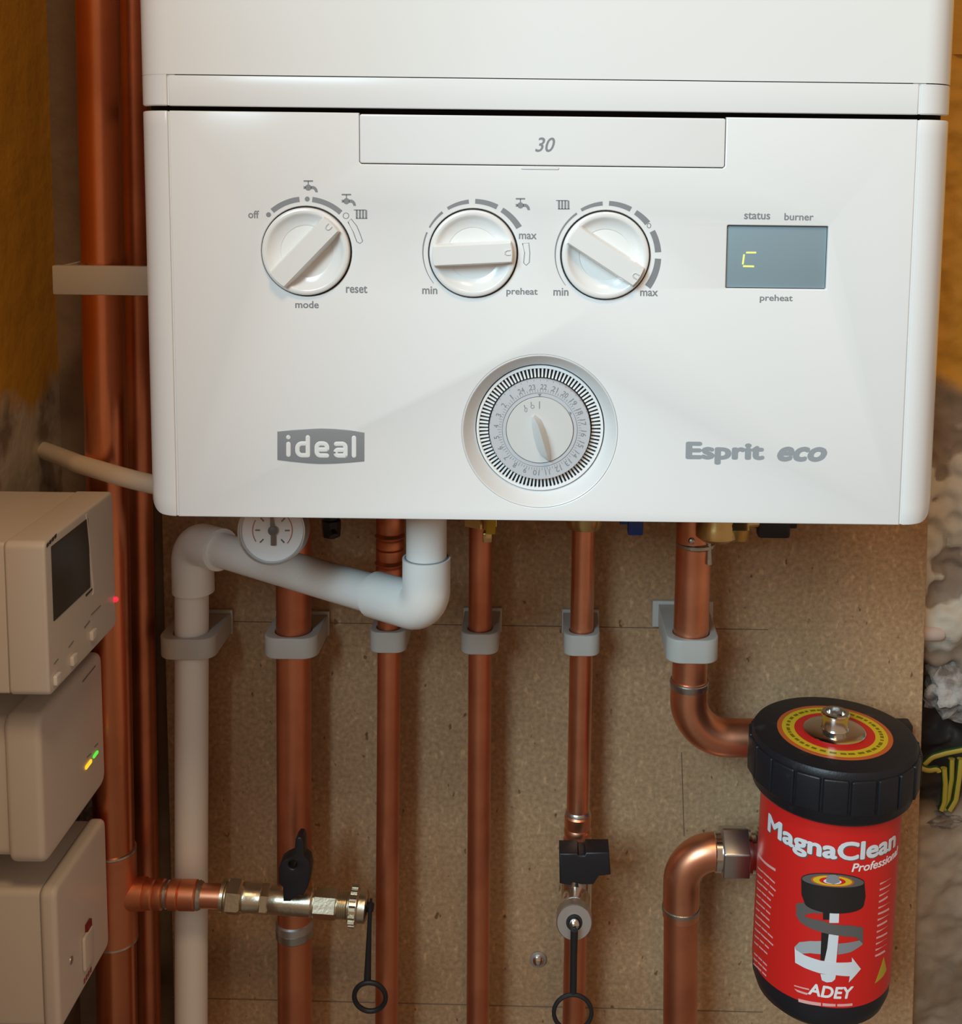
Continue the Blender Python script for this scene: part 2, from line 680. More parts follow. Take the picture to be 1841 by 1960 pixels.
# back wall: plain where it is behind the board, broken plaster with a hole right of the board
xb1 = P(1760, 1300, BY).x
bm = box(LX - 0.10, xr1 - 0.012, WY, WY + 0.1, 0.0, 2.4)
NX, NZ = 120, 360
gx0, gx1, gz0, gz1 = xr1 - 0.012, xr1 + 0.25, 0.72, 1.52
from mathutils import noise as mnoise
hz1, hz0 = P(1800, 1285, WY).z, P(1800, 1570, WY).z
hcx = P(1775, 1400, WY).x


def sig(t):
    return 1 / (1 + math.exp(max(-60, min(60, -t))))


def wall_depth(x, z):
    v = Vector((x, 0, z))
    d = 0.006 * mnoise.noise(v * 22) + 0.0035 * mnoise.noise(v * 60) + 0.0015 * mnoise.noise(v * 150)
    lump = sig((z - hz1) / 0.008)          # lumpy skim above the hole, up to the paint
    up = sig((1.245 - z) / 0.006)
    fl = sig((mnoise.noise(v * 34 + Vector((3, 0, 1))) + 0.5 * mnoise.noise(v * 90)) / 0.06)
    d += lump * up * (-0.0055 * fl - 0.006 * (0.5 + mnoise.noise(v * 30)))
    cz, rz = (hz0 + hz1) / 2, (hz1 - hz0) / 2
    e = ((x - hcx) / 0.048) ** 2 + ((z - cz) / rz) ** 2 + 0.5 * mnoise.noise(v * 45)
    d += 0.060 * sig((0.9 - e) / 0.07)
    return WY + 0.004 + d


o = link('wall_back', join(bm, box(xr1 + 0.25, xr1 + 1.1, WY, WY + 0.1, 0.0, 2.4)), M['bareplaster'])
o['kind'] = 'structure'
bm = bmesh.new()
g = [[bm.verts.new((gx0 + (gx1 - gx0) * i / NX, wall_depth(gx0 + (gx1 - gx0) * i / NX, gz0 + (gz1 - gz0) * j / NZ), gz0 + (gz1 - gz0) * j / NZ)) for i in range(NX + 1)] for j in range(NZ + 1)]
for j in range(NZ):
    for i in range(NX):
        bm.faces.new((g[j][i], g[j][i + 1], g[j + 1][i + 1], g[j + 1][i]))
join(bm, box(gx0, gx1, WY + 0.005, WY + 0.1, gz1, 2.4), box(gx0, gx1, WY + 0.005, WY + 0.1, 0, gz0), box(gx0, gx1, WY + 0.11, WY + 0.13, gz0, gz1))
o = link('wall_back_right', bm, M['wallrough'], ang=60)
o['kind'] = 'structure'
o = link('floor', box(LX - 1.6, 1.9, -3.2, WY + 0.1, -0.05, 0.0), M['floor'])
o['kind'] = 'structure'

# chipboard panel, sawn right edge, scribed pencil lines
xl, xr0, xr1 = P(322, 1500, BY).x, P(1776, 1010, BY).x, P(1747, 1960, BY).x
zt, zb = P(1776, 1010, BY).z, P(1747, 1960, BY).z
sl = (xr1 - xr0) / (zb - zt)
bo = thing('backing_board', 'brown chipboard backing board behind all the pipes', 'board', (xl, BY, bz0))
bm = plate([[(xl, bz0), (xr0 + sl * (bz0 - zt), bz0), (xr0 + sl * (bz1 - zt), bz1), (xl, bz1)]], 0, WY - BY - 0.001, 0.0008)
link('panel', xf(bm, front(WY - 0.001)), M['board'], bo)
bm = bmesh.new()
def strip(a, b, w):
    a, b = Vector((a[0], 0, a[1])), Vector((b[0], 0, b[1]))
    d = (b - a).normalized()
    return tube([a + Vector((0, BY - 0.0001, 0)), b + Vector((0, BY - 0.0001, 0))], w, 6)
pl = join(strip(q(420, 1189, BY), q(1470, 1205, BY), 0.0003), strip(q(1304, 1440, BY), q(1309, 1600, BY), 0.0003), strip(q(330, 1909, BY), q(1460, 1937, BY), 0.00035))
link('pencil_line', pl, mat('pencil', (0.16, 0.10, 0.06), 0.8), bo)

# ------------------------------------------------------------------ boiler
cx = (q(262, 930)[0] + q(1811, 930)[0]) / 2
HW = (q(1811, 930)[0] - q(262, 930)[0]) / 2
ZB = q(1030, 997)[1]             # bottom of the fascia
ZG0 = q(1030, 220)[1]            # top of the fascia
ZG1 = q(1030, 211)[1]            # bottom of the strip above the gap
ZS = q(1030, 151)[1]             # hairline under the upper casing
ZT = ZB + 0.70
FLX, FRX = q(331, 600)[0], q(1741, 600)[0]
boiler = thing('boiler', 'white wall-hung combi boiler with three dials, round timer and small display', 'boiler', (cx, BY, ZB))


def plan(n=14):
    """half plan of the casing end, from the seam to the back: (distance from centre, Y)"""
    xs = HW - 0.0195
    out = [(xs, 0.0)]
    for k in range(1, n + 1):
        a = PI / 2 * k / n
        out.append((xs + 0.0195 * math.sin(a) ** 1.0, 0.030 * (1 - math.cos(a) ** 1.0)))
    out += [(HW, 0.06), (HW, 0.12), (HW, BY - 0.003)]
    return out


def end_skin(sgn, seam, z0, z1, rc, top_rc=0.0):
    """curved end piece of casing, wall 2.5 mm, its outer bottom corner rounded with radius rc"""
    pr = [(seam, 0.0)] + [(cx + sgn * a, b) for a, b in plan()[1:]]
    if abs(seam - cx) > HW - 0.0195:
        pr = pr
    bm = bmesh.new()
    nz = 26
    cols = []
    for (x, y) in pr:
        dx = (cx + sgn * HW - x) * sgn         # distance from the outer edge
        lo = z0
        if rc and dx < rc:
            lo = z0 + rc - math.sqrt(max(rc * rc - (rc - dx) ** 2, 0)) if dx > 0 else z0 + rc
        cols.append((x, y, lo))
    def grid(off):
        gg = []
        for (x, y, lo) in cols:
            xx = x - sgn * off if y > 0.02 else x - sgn * off * (y / 0.02)
            yy = y + off if y < 0.02 else y
            gg.append([bm.verts.new((xx, yy, lo + (z1 - lo) * k / nz)) for k in range(nz + 1)])
        return gg
    A, B = grid(0.0), grid(0.0025)
    n = len(cols)
    for i in range(n - 1):
        for k in range(nz):
            bm.faces.new((A[i][k], A[i + 1][k], A[i + 1][k + 1], A[i][k + 1]))
            bm.faces.new((B[i][k], B[i][k + 1], B[i + 1][k + 1], B[i + 1][k]))
        bm.faces.new((A[i][0], B[i][0], B[i + 1][0], A[i + 1][0]))
        bm.faces.new((A[i][nz], A[i + 1][nz], B[i + 1][nz], B[i][nz]))
    for k in range(nz):
        bm.faces.new((A[0][k], A[0][k + 1], B[0][k + 1], B[0][k]))
        bm.faces.new((A[n - 1][k], B[n - 1][k], B[n - 1][k + 1], A[n - 1][k + 1]))
    bmesh.ops.recalc_face_normals(bm, faces=bm.faces[:])
    sharp = [e for e in bm.edges if len(e.link_faces) == 2 and e.calc_face_angle(0) > 1.0]
    bmesh.ops.bevel(bm, geom=sharp, offset=0.0007, segments=2, profile=0.5, affect='EDGES')
    return bm


# inner chassis (dark in the gaps), hidden body
link('chassis', box(cx - HW + 0.006, cx + HW - 0.006, 0.0165, BY - 0.001, ZB + 0.006, ZT - 0.005), M['dark'], boiler)

# dials, display and timer positions
D = [(586.4, 481.2, 87.0, 46.0), (905.4, 484.9, 86.3, 3.5), (1158.5, 488.6, 86.5, -32.5)]
dials = []
for (px, py, r, a) in D:
    c = q(px, py)
    dials.append((c[0], c[1], r / scale(P(px, py, 0)), a))
tc_ = q(1033, 826.4)
TR = 149.5 / scale(P(1033, 826, 0))
lx0, lz1 = q(1392, 431)
lx1, lz0 = q(1581, 554)
fx0, fx1 = q(687, 270)[0], q(1389, 270)[0]
fz0 = q(1038, 318)[1]
gap = 0.00045
out = [(FLX + gap, ZB), (FRX - gap, ZB), (FRX - gap, ZG0), (fx1, ZG0)]
out += [(fx1, fz0 + 0.001), (fx1 - 0.001, fz0), (fx0 + 0.001, fz0), (fx0, fz0 + 0.001), (fx0, ZG0), (FLX + gap, ZG0)]
holes = [circ(a, b, r)[::-1] for a, b, r, _ in dials] + [circ(tc_[0], tc_[1], TR, 96)[::-1], rrect(lx0, lz0, lx1, lz1, 0.0006, 3)[::-1]]
bm = plate([out] + holes, 0, 0.004, 0.0006)
link('control_panel', xf(bm, front(0.004)), M['plastic'], boiler)
# flap with the number 30
g2 = 0.0004
bm = plate([rrect(fx0 + g2, fz0 + g2, fx1 - g2, ZG0 - 0.0006, 0.001, 3)], 0, 0.004, 0.0004)
tabx = (fx0 + fx1) / 2 - 0.001
flap = link('drop_down_flap', xf(bm, front(0.0038)), M['plastic'], boiler)
t30 = fit(text('30', 0.012, 0.3), q(1024, 291)[0], q(1042, 291)[1], q(1062, 291)[0], q(1042, 263)[1])
link('lettering', xf(thick(t30, 0.00008), front(-0.0002)), M['greyprint'], flap, 'grey slanted number 30')
link('finger_tab', xf(plate([rrect(tabx - 0.009, fz0 - 0.0016, tabx + 0.009, fz0 - 0.0002, 0.0006, 3)], 0, 0.0006, 0.0002), front(0.0002)), M['plastic'], boiler)
link('end_cap', end_skin(-1, FLX - gap, ZB, ZG0, 0.0115), M['plastic'], boiler)
link('end_cap', end_skin(1, FRX + gap, ZB, ZG0, 0.0115), M['plastic'], boiler)
# strip between gap and hairline
bm = plate([[(FLX + gap, ZG1), (FRX - gap, ZG1), (FRX - gap, ZS - 0.0002), (FLX + gap, ZS - 0.0002)]], 0, 0.004, 0.0006)
link('trim_strip', xf(bm, front(0.004)), M['plastic'], boiler)
link('trim_strip_end', end_skin(-1, FLX - gap, ZG1, ZS - 0.0002 + 0.0006, 0.005), M['plastic'], boiler)
link('trim_strip_end', end_skin(1, FRX + gap, ZG1, ZS - 0.0002, 0.005), M['plastic'], boiler)
# upper casing: one skin, round both ends
pr = [(cx - a, b) for a, b in plan()[::-1]] + [(cx + a, b) for a, b in plan()]
inner = [(cx + (x - cx) * (HW - 0.0015) / HW, y + 0.0015) for x, y in pr]
bm = plate([pr + inner[::-1]], ZS + 0.0002, ZT, 0.0)
bm2 = plate([pr], ZT - 0.002, ZT, 0.0)
link('upper_casing', join(bm, bm2), M['enamel'], boiler)
for fx in (FLX, FRX):
    link('seam_backing', box(fx - 0.003, fx + 0.003, 0.0009, 0.0024, ZB + 0.0003, ZG0 - 0.0003), M['bezel'], boiler)
    link('seam_backing', box(fx - 0.003, fx + 0.003, 0.0009, 0.0024, ZG1 + 0.0003, ZS + 0.0002), M['bezel'], boiler)

# control knobs
def knob_bm(r):
    s = r / 0.0214
    pr = [(0.0206, -0.004), (0.0206, 0.0016), (0.0202, 0.0023), (0.0196, 0.0026), (0.0184, 0.0026), (0.0178, 0.0023), (0.0170, 0.0012), (0.0150, -0.0004), (0.0125, -0.0011), (0.0121, -0.0015), (0.0, -0.0016)]
    b = lathe([(a * s, h) for a, h in pr], (0, 0, 0), (0, 0, 1), 72)
    # raised grip bar, tapering upward
    n = 8
    rr = 0.0192 * s
    def loop(hw, z, rr):
        a = math.asin(hw / rr)
        pts = [(rr * math.cos(-a + 2 * a * k / n), rr * math.sin(-a + 2 * a * k / n)) for k in range(n + 1)]
        pts += [(-x, -y) for x, y in pts]
        return [(x, y, z) for x, y in pts]
    g = bmesh.new()
    L = [[g.verts.new(p) for p in loop(hw, z, r_)] for hw, z, r_ in ((0.0056 * s, -0.002, rr), (0.0054 * s, 0.002, rr), (0.0047 * s, 0.0055, rr * 0.985), (0.0043 * s, 0.0061, rr * 0.97))]
    for A, B in zip(L, L[1:]):
        k = len(A)
        for i in range(k):
            g.faces.new((A[i], A[(i + 1) % k], B[(i + 1) % k], B[i]))
    g.faces.new(L[-1])
    g.faces.new(L[0][::-1])
    return join(b, g)


klabels = ['mode knob turned to upper right', 'hot water knob turned to the right', 'heating knob turned to lower right']
for (x, z, r, a), kl in zip(dials, klabels):
    Mx = front(0.0) @ Matrix.Translation((x, z, 0)) @ Matrix.Rotation(math.radians(a), 4, 'Z')
    k = link('control_knob', xf(knob_bm(r), Mx), M['knob'], boiler, 'white ' + kl, ang=28)
    ptm = tube([(r * 0.84, -0.0011, 0.0061), (r * 0.76, -0.0011, 0.0062), (r * 0.72, -0.0005, 0.0062), (r * 0.72, 0.0005, 0.0062), (r * 0.76, 0.0011, 0.0062), (r * 0.84, 0.0011, 0.0061)], 0.00035, 8)
    link('pointer_mark', xf(ptm, Mx), M['timerknob'], k)
    link('gap_ring', xf(lathe([(r * 0.962, -0.0045), (r * 0.9999, -0.0045), (r * 0.9999, -0.0012), (r * 0.962, -0.0012)], (0, 0, 0), (0, 0, 1), 72, loop=True), Mx), M['dark'], k, 'dark ring round the knob')

# printed scales
def tap_icon(px, py, s=1.0):
    """small tap symbol, centred on px,py, in pixels"""
    pts = []
    o = []
    def poly(l):
        o.append(flat_poly([q(px + a * s, py + b * s) for a, b in l], 0.00006))
    poly([(-9, -14), (9, -14), (9, -11), (-9, -11)])
    poly([(-1, -12), (1, -12), (1, -6), (-1, -6)])
    poly([(6 * math.cos(t * PI / 8), 6 * math.sin(t * PI / 8)) for t in range(16)])
    poly([(-9, -3), (-5, -2), (-5, 2), (-9, 3)])
    arc1 = [(5, -3), (10, -3), (14, -1), (17, 3), (18.5, 9)]
    arc2 = [(13.5, 9), (12, 5), (10, 3.2), (5, 3)]
    poly(arc1 + arc2)
    return join(*o)


def rad_icon(px, py):
    o = []
    def poly(l):
        o.append(flat_poly([q(px + a, py + b) for a, b in l], 0.00006))
    for k in range(4):
        x = -9 + k * 6
        poly([(x, -8), (x + 3.6, -8), (x + 3.6, 8), (x, 8)])
    poly([(-13, -9), (10, -9), (10, -7.2), (-13, -7.2)])
    poly([(-9, 7.2), (13, 7.2), (13, 9), (-9, 9)])
    return join(*o)


def band(i, r0, r1, a0, a1):
    x, z, r, _ = dials[i]
    k = r / D[i][2]
    return thick(flat_strip(arcband(x, z, r0 * k, r1 * k, a0, a1)), 0.00006)


def flat_strip(pts):
    n = len(pts) // 2
    a, b = pts[:n], pts[n:][::-1]
    bm = bmesh.new()
    A = [bm.verts.new((p[0], p[1], 0)) for p in a]
    B = [bm.verts.new((p[0], p[1], 0)) for p in b]
    for i in range(n - 1):
        bm.faces.new((A[i], A[i + 1], B[i + 1], B[i]))
    return bm


def taper(i, r0a, r1a, r0b, r1b, a0, a1, n=24):
    x, z, r, _ = dials[i]
    k = r / D[i][2]
    bm = bmesh.new()
    A, B = [], []
    for j in range(n + 1):
        t = j / n
        a = math.radians(a0 + (a1 - a0) * t)
        ra, rb = (r0a + (r0b - r0a) * t) * k, (r1a + (r1b - r1a) * t) * k
        A.append(bm.verts.new((x + ra * math.cos(a), z + ra * math.sin(a), 0)))
        B.append(bm.verts.new((x + rb * math.cos(a), z + rb * math.sin(a), 0)))
    for j in range(n):
        bm.faces.new((A[j], A[j + 1], B[j + 1], B[j]))
    return thick(bm, 0.00006)


def dot(px, py, r):
    return flat_poly([q(px + r * math.cos(t * PI / 10), py + r * math.sin(t * PI / 10)) for t in range(20)], 0.00006)


def outline(pts, w):
    p3 = [P(a, b, 0) for a, b in pts]
    bm = tube([(p.x, p.z, 0) for p in p3], w, 6, closed=True)
    for v in bm.verts:
        v.co.z *= 0.2
    return bm


OUTP = front(-0.00002)
s1 = join(band(0, 95, 105, 97, 130), band(0, 95, 105, 48.5, 83), dot(514, 411, 4.8), dot(588, 381, 4.8), tap_icon(590, 359), tap_icon(663, 385), rad_icon(690, 410),
          outline([(662 + 5.5 * math.cos(t * PI / 8), 413 + 5.5 * math.sin(t * PI / 8)) for t in range(16)], 0.0002),
          outline([(666, 425), (672, 419), (683, 433), (690, 450), (694, 462), (689, 466), (683, 463), (676, 444)], 0.0002))
link('printed_scale', xf(s1, OUTP), M['greyprint'], boiler, 'grey arcs and tap and radiator symbols round the mode knob')
s2 = join(taper(1, 95, 96, 95, 98, 218, 156), taper(1, 95, 98, 95, 100, 150, 127), taper(1, 95, 101, 95, 103, 120, 95), taper(1, 95, 104, 95, 105, 88, 63), taper(1, 95, 105, 95, 107, 57, 30),
          tap_icon(996, 393), outline([(1000, 466), (1012, 465), (1014, 484), (1013, 502), (1007, 508), (1002, 503), (1004, 484)], 0.0002))
link('printed_scale', xf(s2, OUTP), M['greyprint'], boiler, 'grey arcs and tap symbol round the hot water knob')
s3 = join(taper(2, 95, 96, 95, 99, 218, 125), taper(2, 95, 101, 95, 103, 119, 94), taper(2, 95, 104, 95, 105, 87, 62), taper(2, 95, 105, 95, 107, 56, 38), taper(2, 95, 106, 95, 107, 28, 4), taper(2, 95, 107, 95, 108, -3, -36),
          rad_icon(1077, 392), outline([(1242 + 3.6 * math.cos(t * PI / 8), 432 + 4.2 * math.sin(t * PI / 8)) for t in range(16)], 0.0002))
link('printed_scale', xf(s3, OUTP), M['greyprint'], boiler, 'grey arcs and radiator symbol round the heating knob')


def ptext(s, x0, y0, x1, y1, Y=0.0, bold=0.02, shear=0.0, t=0.00006):
    ym, xm = (y0 + y1) / 2, (x0 + x1) / 2
    b = fit(text(s, bold, shear), q(x0, ym, Y)[0], q(xm, y1, Y)[1], q(x1, ym, Y)[0], q(xm, y0, Y)[1])
    return thick(b, t)


for s, bx in (('off', (475, 403, 496, 418)), ('mode', (565, 576, 610, 590)), ('reset', (662, 547, 703, 561)), ('min', (808, 548, 837, 563)), ('preheat', (969, 551, 1029, 568)), ('max', (993, 447, 1027, 458)),
              ('min', (1059, 551, 1088, 566)), ('max', (1225, 556, 1259, 567)), ('status', (1424, 407, 1474, 420)), ('burner', (1501, 408, 1557, 422)), ('preheat', (1454, 564, 1517, 580))):
    link('lettering', xf(ptext(s, *bx), OUTP), M['greyprint'], boiler, 'grey word ' + s)

# display
lcd = link('display_screen', box(lx0 + 0.0003, lx1 - 0.0003, 0.0018, 0.0035, lz0 + 0.0003, lz1 - 0.0003, 0.0002), M['lcd'], boiler)
def bar(pts, Y=0.0017, w=0.00045):
    b = tube([P(a, c, Y) for a, c in pts], w, 6)
    for v in b.verts:
        v.co.y = Y + (v.co.y - Y) * 0.15
    return b
dg = join(bar([(1428, 483.5), (1447, 483.5)]), bar([(1424, 487), (1421.5, 506)]), bar([(1422, 509.5), (1443, 510)]))
link('lit_digit', dg, M['digit'], lcd, 'pale yellow lit letter c')

# badge and model name
bx = [(531, 826), (560, 823), (600, 820.5), (615, 820), (640, 820.8), (670, 823.5), (697, 828), (697, 882.5), (670, 885), (640, 887), (615, 887.6), (590, 886.5), (560, 883.5), (531, 880)]
badge = link('maker_badge', xf(plate([[q(a, b) for a, b in bx][::-1]], 0, 0.0006, 0.00015), front(0.0002)), M['badge'], boiler)
def strokes(paths, r, o=(480, 780), k=6.575):
    out_ = []
    for pts, rad in paths:
        pp = [q(o[0] + a / k, o[1] + b / k) for a, b in pts]
        pp = fillet([(a, b, 0) for a, b in pp], rad / k / 4050, 6)
        b = tube(pp, r, 12)
        for e in (pp[0], pp[-1]):
            b = join(b, lathe([(0, -r), (r * 0.7, -r * 0.7), (r, 0), (r * 0.7, r * 0.7), (0, r)], e, (0, 0, 1), 12))
        for v in b.verts:
            v.co.z *= 0.12
        out_.append(b)
    return join(*out_)


ideal = strokes([([(476, 455), (476, 592)], 0), ([(474, 371), (474.5, 371.5)], 0), ([(720, 372), (720, 596)], 0), ([(720, 450), (589, 450), (589, 598), (720, 598)], 60),
                 ([(835, 526), (962, 526)], 0), ([(962, 526), (962, 450), (832, 450), (832, 600), (960, 602)], 50),
                 ([(1076, 455), (1193, 453), (1193, 602)], 42), ([(1193, 602), (1068, 602), (1068, 530), (1193, 530)], 38), ([(1300, 378), (1300, 602)], 0)], 0.00108)
link('lettering', xf(ideal, front(-0.0005)), M['white'], badge, 'white rounded letters on the badge')
link('lettering', xf(ptext('Esprit', 1312, 846, 1463, 889.5, bold=0.05), OUTP), M['greyprint2'], boiler, 'pale grey bold lettering')
link('lettering', xf(ptext('eco', 1487, 855, 1583, 884, bold=0.05, shear=0.28), OUTP), M['greyprint2'], boiler, 'pale grey slanted short word')

# round timer sunk into the panel
TX = Matrix.Translation((tc_[0], 0, tc_[1])) @ front(0.0) @ Matrix.Translation((0, 0, 0))
k = TR / 149.5
rD = 0.0085
kk = k * (0.568 + rD) / 0.568
bz = lathe([(149.3 * k, -0.004), (149.3 * k, -0.0002), (148.2 * k, 0.0002), (146.5 * k, 0.0), (125.2 * kk, -rD + 0.0006), (123.4 * kk, -rD), (123.4 * kk, -rD - 0.003), (149.3 * k, -rD - 0.003)], (0, 0, 0), (0, 0, 1), 96, loop=True)
timer = link('timer', xf(bz, TX), M['bezel'], boiler, 'round 24 hour timer in a dished surround', ang=25)
link('gap_ring', xf(lathe([(0, -rD - 0.0035), (123.4 * kk, -rD - 0.0035), (123.4 * kk, -rD - 0.0008), (121 * kk, -rD - 0.0008), (0, -rD - 0.001)], (0, 0, 0), (0, 0, 1), 96), TX), M['dark'], timer, 'dark gap round the tappet ring')
rim = lathe([(116 * kk, -rD - 0.0007), (121.3 * kk, -rD - 0.0007), (121.3 * kk, -rD + 0.0012), (120.5 * kk, -rD + 0.0016), (116.8 * kk, -rD + 0.0016), (116 * kk, -rD + 0.0012)], (0, 0, 0), (0, 0, 1), 96, loop=True)
for i in range(96):
    a = 2 * PI * (i + 0.5) / 96
    w = 0.00043
    b = box(99 * kk, 116.5 * kk, -w, w, -rD - 0.0006, -rD + 0.0011, 0.00012, 1)
    rim = join(rim, xf(b, Matrix.Rotation(a, 4, 'Z')))
link('tappet_ring', xf(rim, TX), M['white'], timer)
rB_ = rD
rD = 0.0042                      # the hour dial stands proud of the tappets
kk_ring = kk
kk = k * (0.568 + rD) / 0.568
dial = lathe([(97.0 * kk, -rB_ - 0.0007), (97.0 * kk, -rD - 0.0003), (96.3 * kk, -rD + 0.0001), (72.5 * kk, -rD + 0.0003), (72.3 * kk, -rD - 0.0002), (71.2 * kk, -rD - 0.0002), (71.0 * kk, -rD + 0.0004), (65.2 * kk, -rD + 0.0004), (65.0 * kk, -rD - 0.0005), (0, -rD - 0.0005)], (0, 0, 0), (0, 0, 1), 96)
link('hour_dial', xf(dial, TX), M['dialgrey'], timer)
nums = []
for n in range(1, 25):
    a = math.radians(130.7 + 15 * (n - 1))
    t = text(str(n), 0.0)
    w = 4.2 if n < 10 else 9
    hw_ = {1: 1.0, 10: 6.0, 11: 4.2}.get(n, 5.8 if n >= 10 else 2.8)
    fit(t, -hw_ * kk, -5.0 * kk, hw_ * kk, 5.0 * kk)
    nums.append(xf(thick(t, 0.00005), Matrix.Rotation(a - PI / 2, 4, 'Z') @ Matrix.Translation((0, 84 * kk, -rD + 0.00028))))
for i in range(96):
    a = 2 * PI * i / 96
    L = 5 if i % 4 else 7
    nums.append(xf(box(74 * kk, (74 + L) * kk, -0.00009, 0.00009, -rD + 0.0003, -rD + 0.00036), Matrix.Rotation(a, 4, 'Z')))
    if i % 2 == 0:
        nums.append(xf(box(95 * kk, 97.5 * kk, -0.00009, 0.00009, -rD + 0.0001, -rD + 0.00022), Matrix.Rotation(a, 4, 'Z')))
link('hour_numerals', xf(join(*nums), TX), M['greyprint'], timer, 'grey hour numbers and tick marks')
tk = lathe([(63.8 * kk, -rD - 0.0006), (63.8 * kk, -rD + 0.0008), (63.2 * kk, -rD + 0.0011), (0, -rD + 0.0011)], (0, 0, 0), (0, 0, 1), 72)
knob = link('timer_knob', xf(tk, TX), M['timerknob'], timer)
# lens shaped grip across the lower half of the knob
def tq(px, py):
    p = q(px, py, rD - 0.0008)
    return p[0] - tc_[0], p[1] - tc_[1]
gl = bmesh.new()
left = [(1016, 800), (1017, 815), (1020, 835), (1026, 856), (1034, 872), (1046, 881)]
right = [(1024, 793), (1036, 803), (1044, 820), (1050, 840), (1054, 862), (1054, 880)]
A = [gl.verts.new((*tq(*p), -rD + 0.0008)) for p in left]
B = [gl.verts.new((*tq(*p), -rD + 0.0008)) for p in right]
Cc = [gl.verts.new((*tq(a[0] * 0.35 + b[0] * 0.65, a[1] * 0.35 + b[1] * 0.65), -rD + hh)) for a, b, hh in zip(left, right, (0.0034, 0.0070, 0.0086, 0.0086, 0.0070, 0.0030))]
for i in range(5):
    gl.faces.new((A[i], A[i + 1], Cc[i + 1], Cc[i]))
    gl.faces.new((Cc[i], Cc[i + 1], B[i + 1], B[i]))
gl.faces.new((A[0], Cc[0], B[0]))
gl.faces.new((A[5], B[5], Cc[5]))
link('timer_grip', xf(gl, TX), M['timerknob'], timer, ang=80)
def tp(pts):
    return flat_poly([tq(*p) for p in pts], 0.00006)
mk = join(tp([(1029.5, 754), (1036, 754), (1032.7, 760)]), xf(join(tp([(1031.6, 768), (1033, 768), (1033, 782), (1031.6, 782)]), tp([(1015.7, 769), (1017, 769), (1017, 774), (1015.7, 774)]), tp([(1002.6, 775), (1004, 775), (1005, 780), (1003.6, 780)])), Matrix.Translation((0, 0, 0.0007))), tp([(1089, 788), (1094, 790), (1092, 795)]))
for (ex, ey, ra, rb) in ((1019, 778, 3.2, 3.2), (1006.5, 784, 2.2, 4.0)):
    rr = [tq(ex + ra * math.cos(t * PI / 8), ey + rb * math.sin(t * PI / 8)) for t in range(16)]
    b = tube([(a, c, 0.0007) for a, c in rr], 0.00012, 6, closed=True)
    mk = join(mk, b)
link('timer_marks', xf(mk, TX @ Matrix.Translation((0, 0, -rD + 0.0005))), M['greyprint'], timer, 'grey pointer triangle and mode symbols')

# ------------------------------------------------------------------ copper pipes
def ring_on(p0, p1, t, r, w, extra=0.0008):
    """collar of width w (m) round the line p0-p1, at fraction t"""
    p0, p1 = Vector(p0), Vector(p1)
    c = p0.lerp(p1, t)
    d = (p1 - p0).normalized()
    e = extra
    return lathe([(r - 0.0002, -w / 2), (r + e * 0.6, -w / 2 * 0.8), (r + e, 0), (r + e * 0.6, w / 2 * 0.8), (r - 0.0002, w / 2)], c, d, 32)


def at_y(a, b, y, Y):             # point of the pixel line a-b at image row y
    t = (y - a[1]) / (b[1] - a[1])
    return P(a[0] + (b[0] - a[0]) * t, y, Y)


PY = 0.186
# A : thick pipe nearest to the left wall, with the tee
AY = 0.158
a0, a1 = (182, -260), (227, 2080)
A_ = thing('copper_pipe', 'thick copper riser nearest the left wall with a soldered tee', 'pipe', at_y(a0, a1, 2600, AY))
rA = 0.0126
link('pipe', tube([at_y(a0, a1, -260, AY), at_y(a0, a1, 2600, AY)], rA, 40), M['copperriser'], A_)
tee = tube([at_y(a0, a1, 1628, AY), at_y(a0, a1, 1795, AY)], rA + 0.0012, 40)
tc0 = at_y(a0, a1, 1711, AY)
BR = [tc0, P(290, 1712, AY), P(430, 1716, AY), P(720, 1736, AY)]
tee = join(tee, tube([tc0, P(278, 1711, AY)], 0.0102, 32))
link('tee_fitting', tee, M['copper'], A_)
for yy in (1626, 1797):
    c = at_y(a0, a1, yy, AY)
    link('solder_ring', lathe([(rA, -0.0012), (rA + 0.0012, -0.0008), (rA + 0.0014, 0.0004), (rA, 0.0014)], c, at_y(a0, a1, 1700, AY) - at_y(a0, a1, 1600, AY), 36), M['solder'], A_)
cp = lathe([(0.0088, 0), (0.0094, 0.0015), (0.0094, 0.0065), (0.0086, 0.0075), (0.0094, 0.0088), (0.0094, 0.0128), (0.0080, 0.0138), (0.0080, 0.0165), (0.0094, 0.0178), (0.0094, 0.023), (0.0086, 0.0238), (0.0094, 0.0246), (0.0094, 0.034), (0.0082, 0.0355)], P(274, 1711, AY), P(430, 1715, AY) - P(274, 1711, AY), 36)
link('coupling', cp, M['copper'], A_)
link('branch_pipe', tube([P(272, 1711, AY), P(432, 1716, AY)], 0.0076, 32), M['coppernew'], A_)
sd = P(430, 1715, AY) - P(274, 1711, AY)
link('solder_ring', lathe([(0.0078, 0), (0.0086, 0.0006), (0.0087, 0.0022), (0.0078, 0.003)], P(274, 1711, AY) + sd.normalized() * 0.0137, sd, 32), M['solder'], A_)
link('solder_ring', lathe([(0.0078, 0), (0.0092, 0.0006), (0.0085, 0.0022), (0.0078, 0.003)], P(274, 1711, AY) + sd.normalized() * 0.0352, sd, 32), M['solder'], A_)

# B : thinner riser beside it
b0, b1 = (248, -260), (288, 2080)
BYp = 0.196
tag(link('copper_pipe', tube([at_y(b0, b1, -260, BYp), at_y(b0, b1, 2600, BYp)], 0.0078, 32), M['copper']), 'thin dark copper riser just left of the white waste pipe', 'pipe')

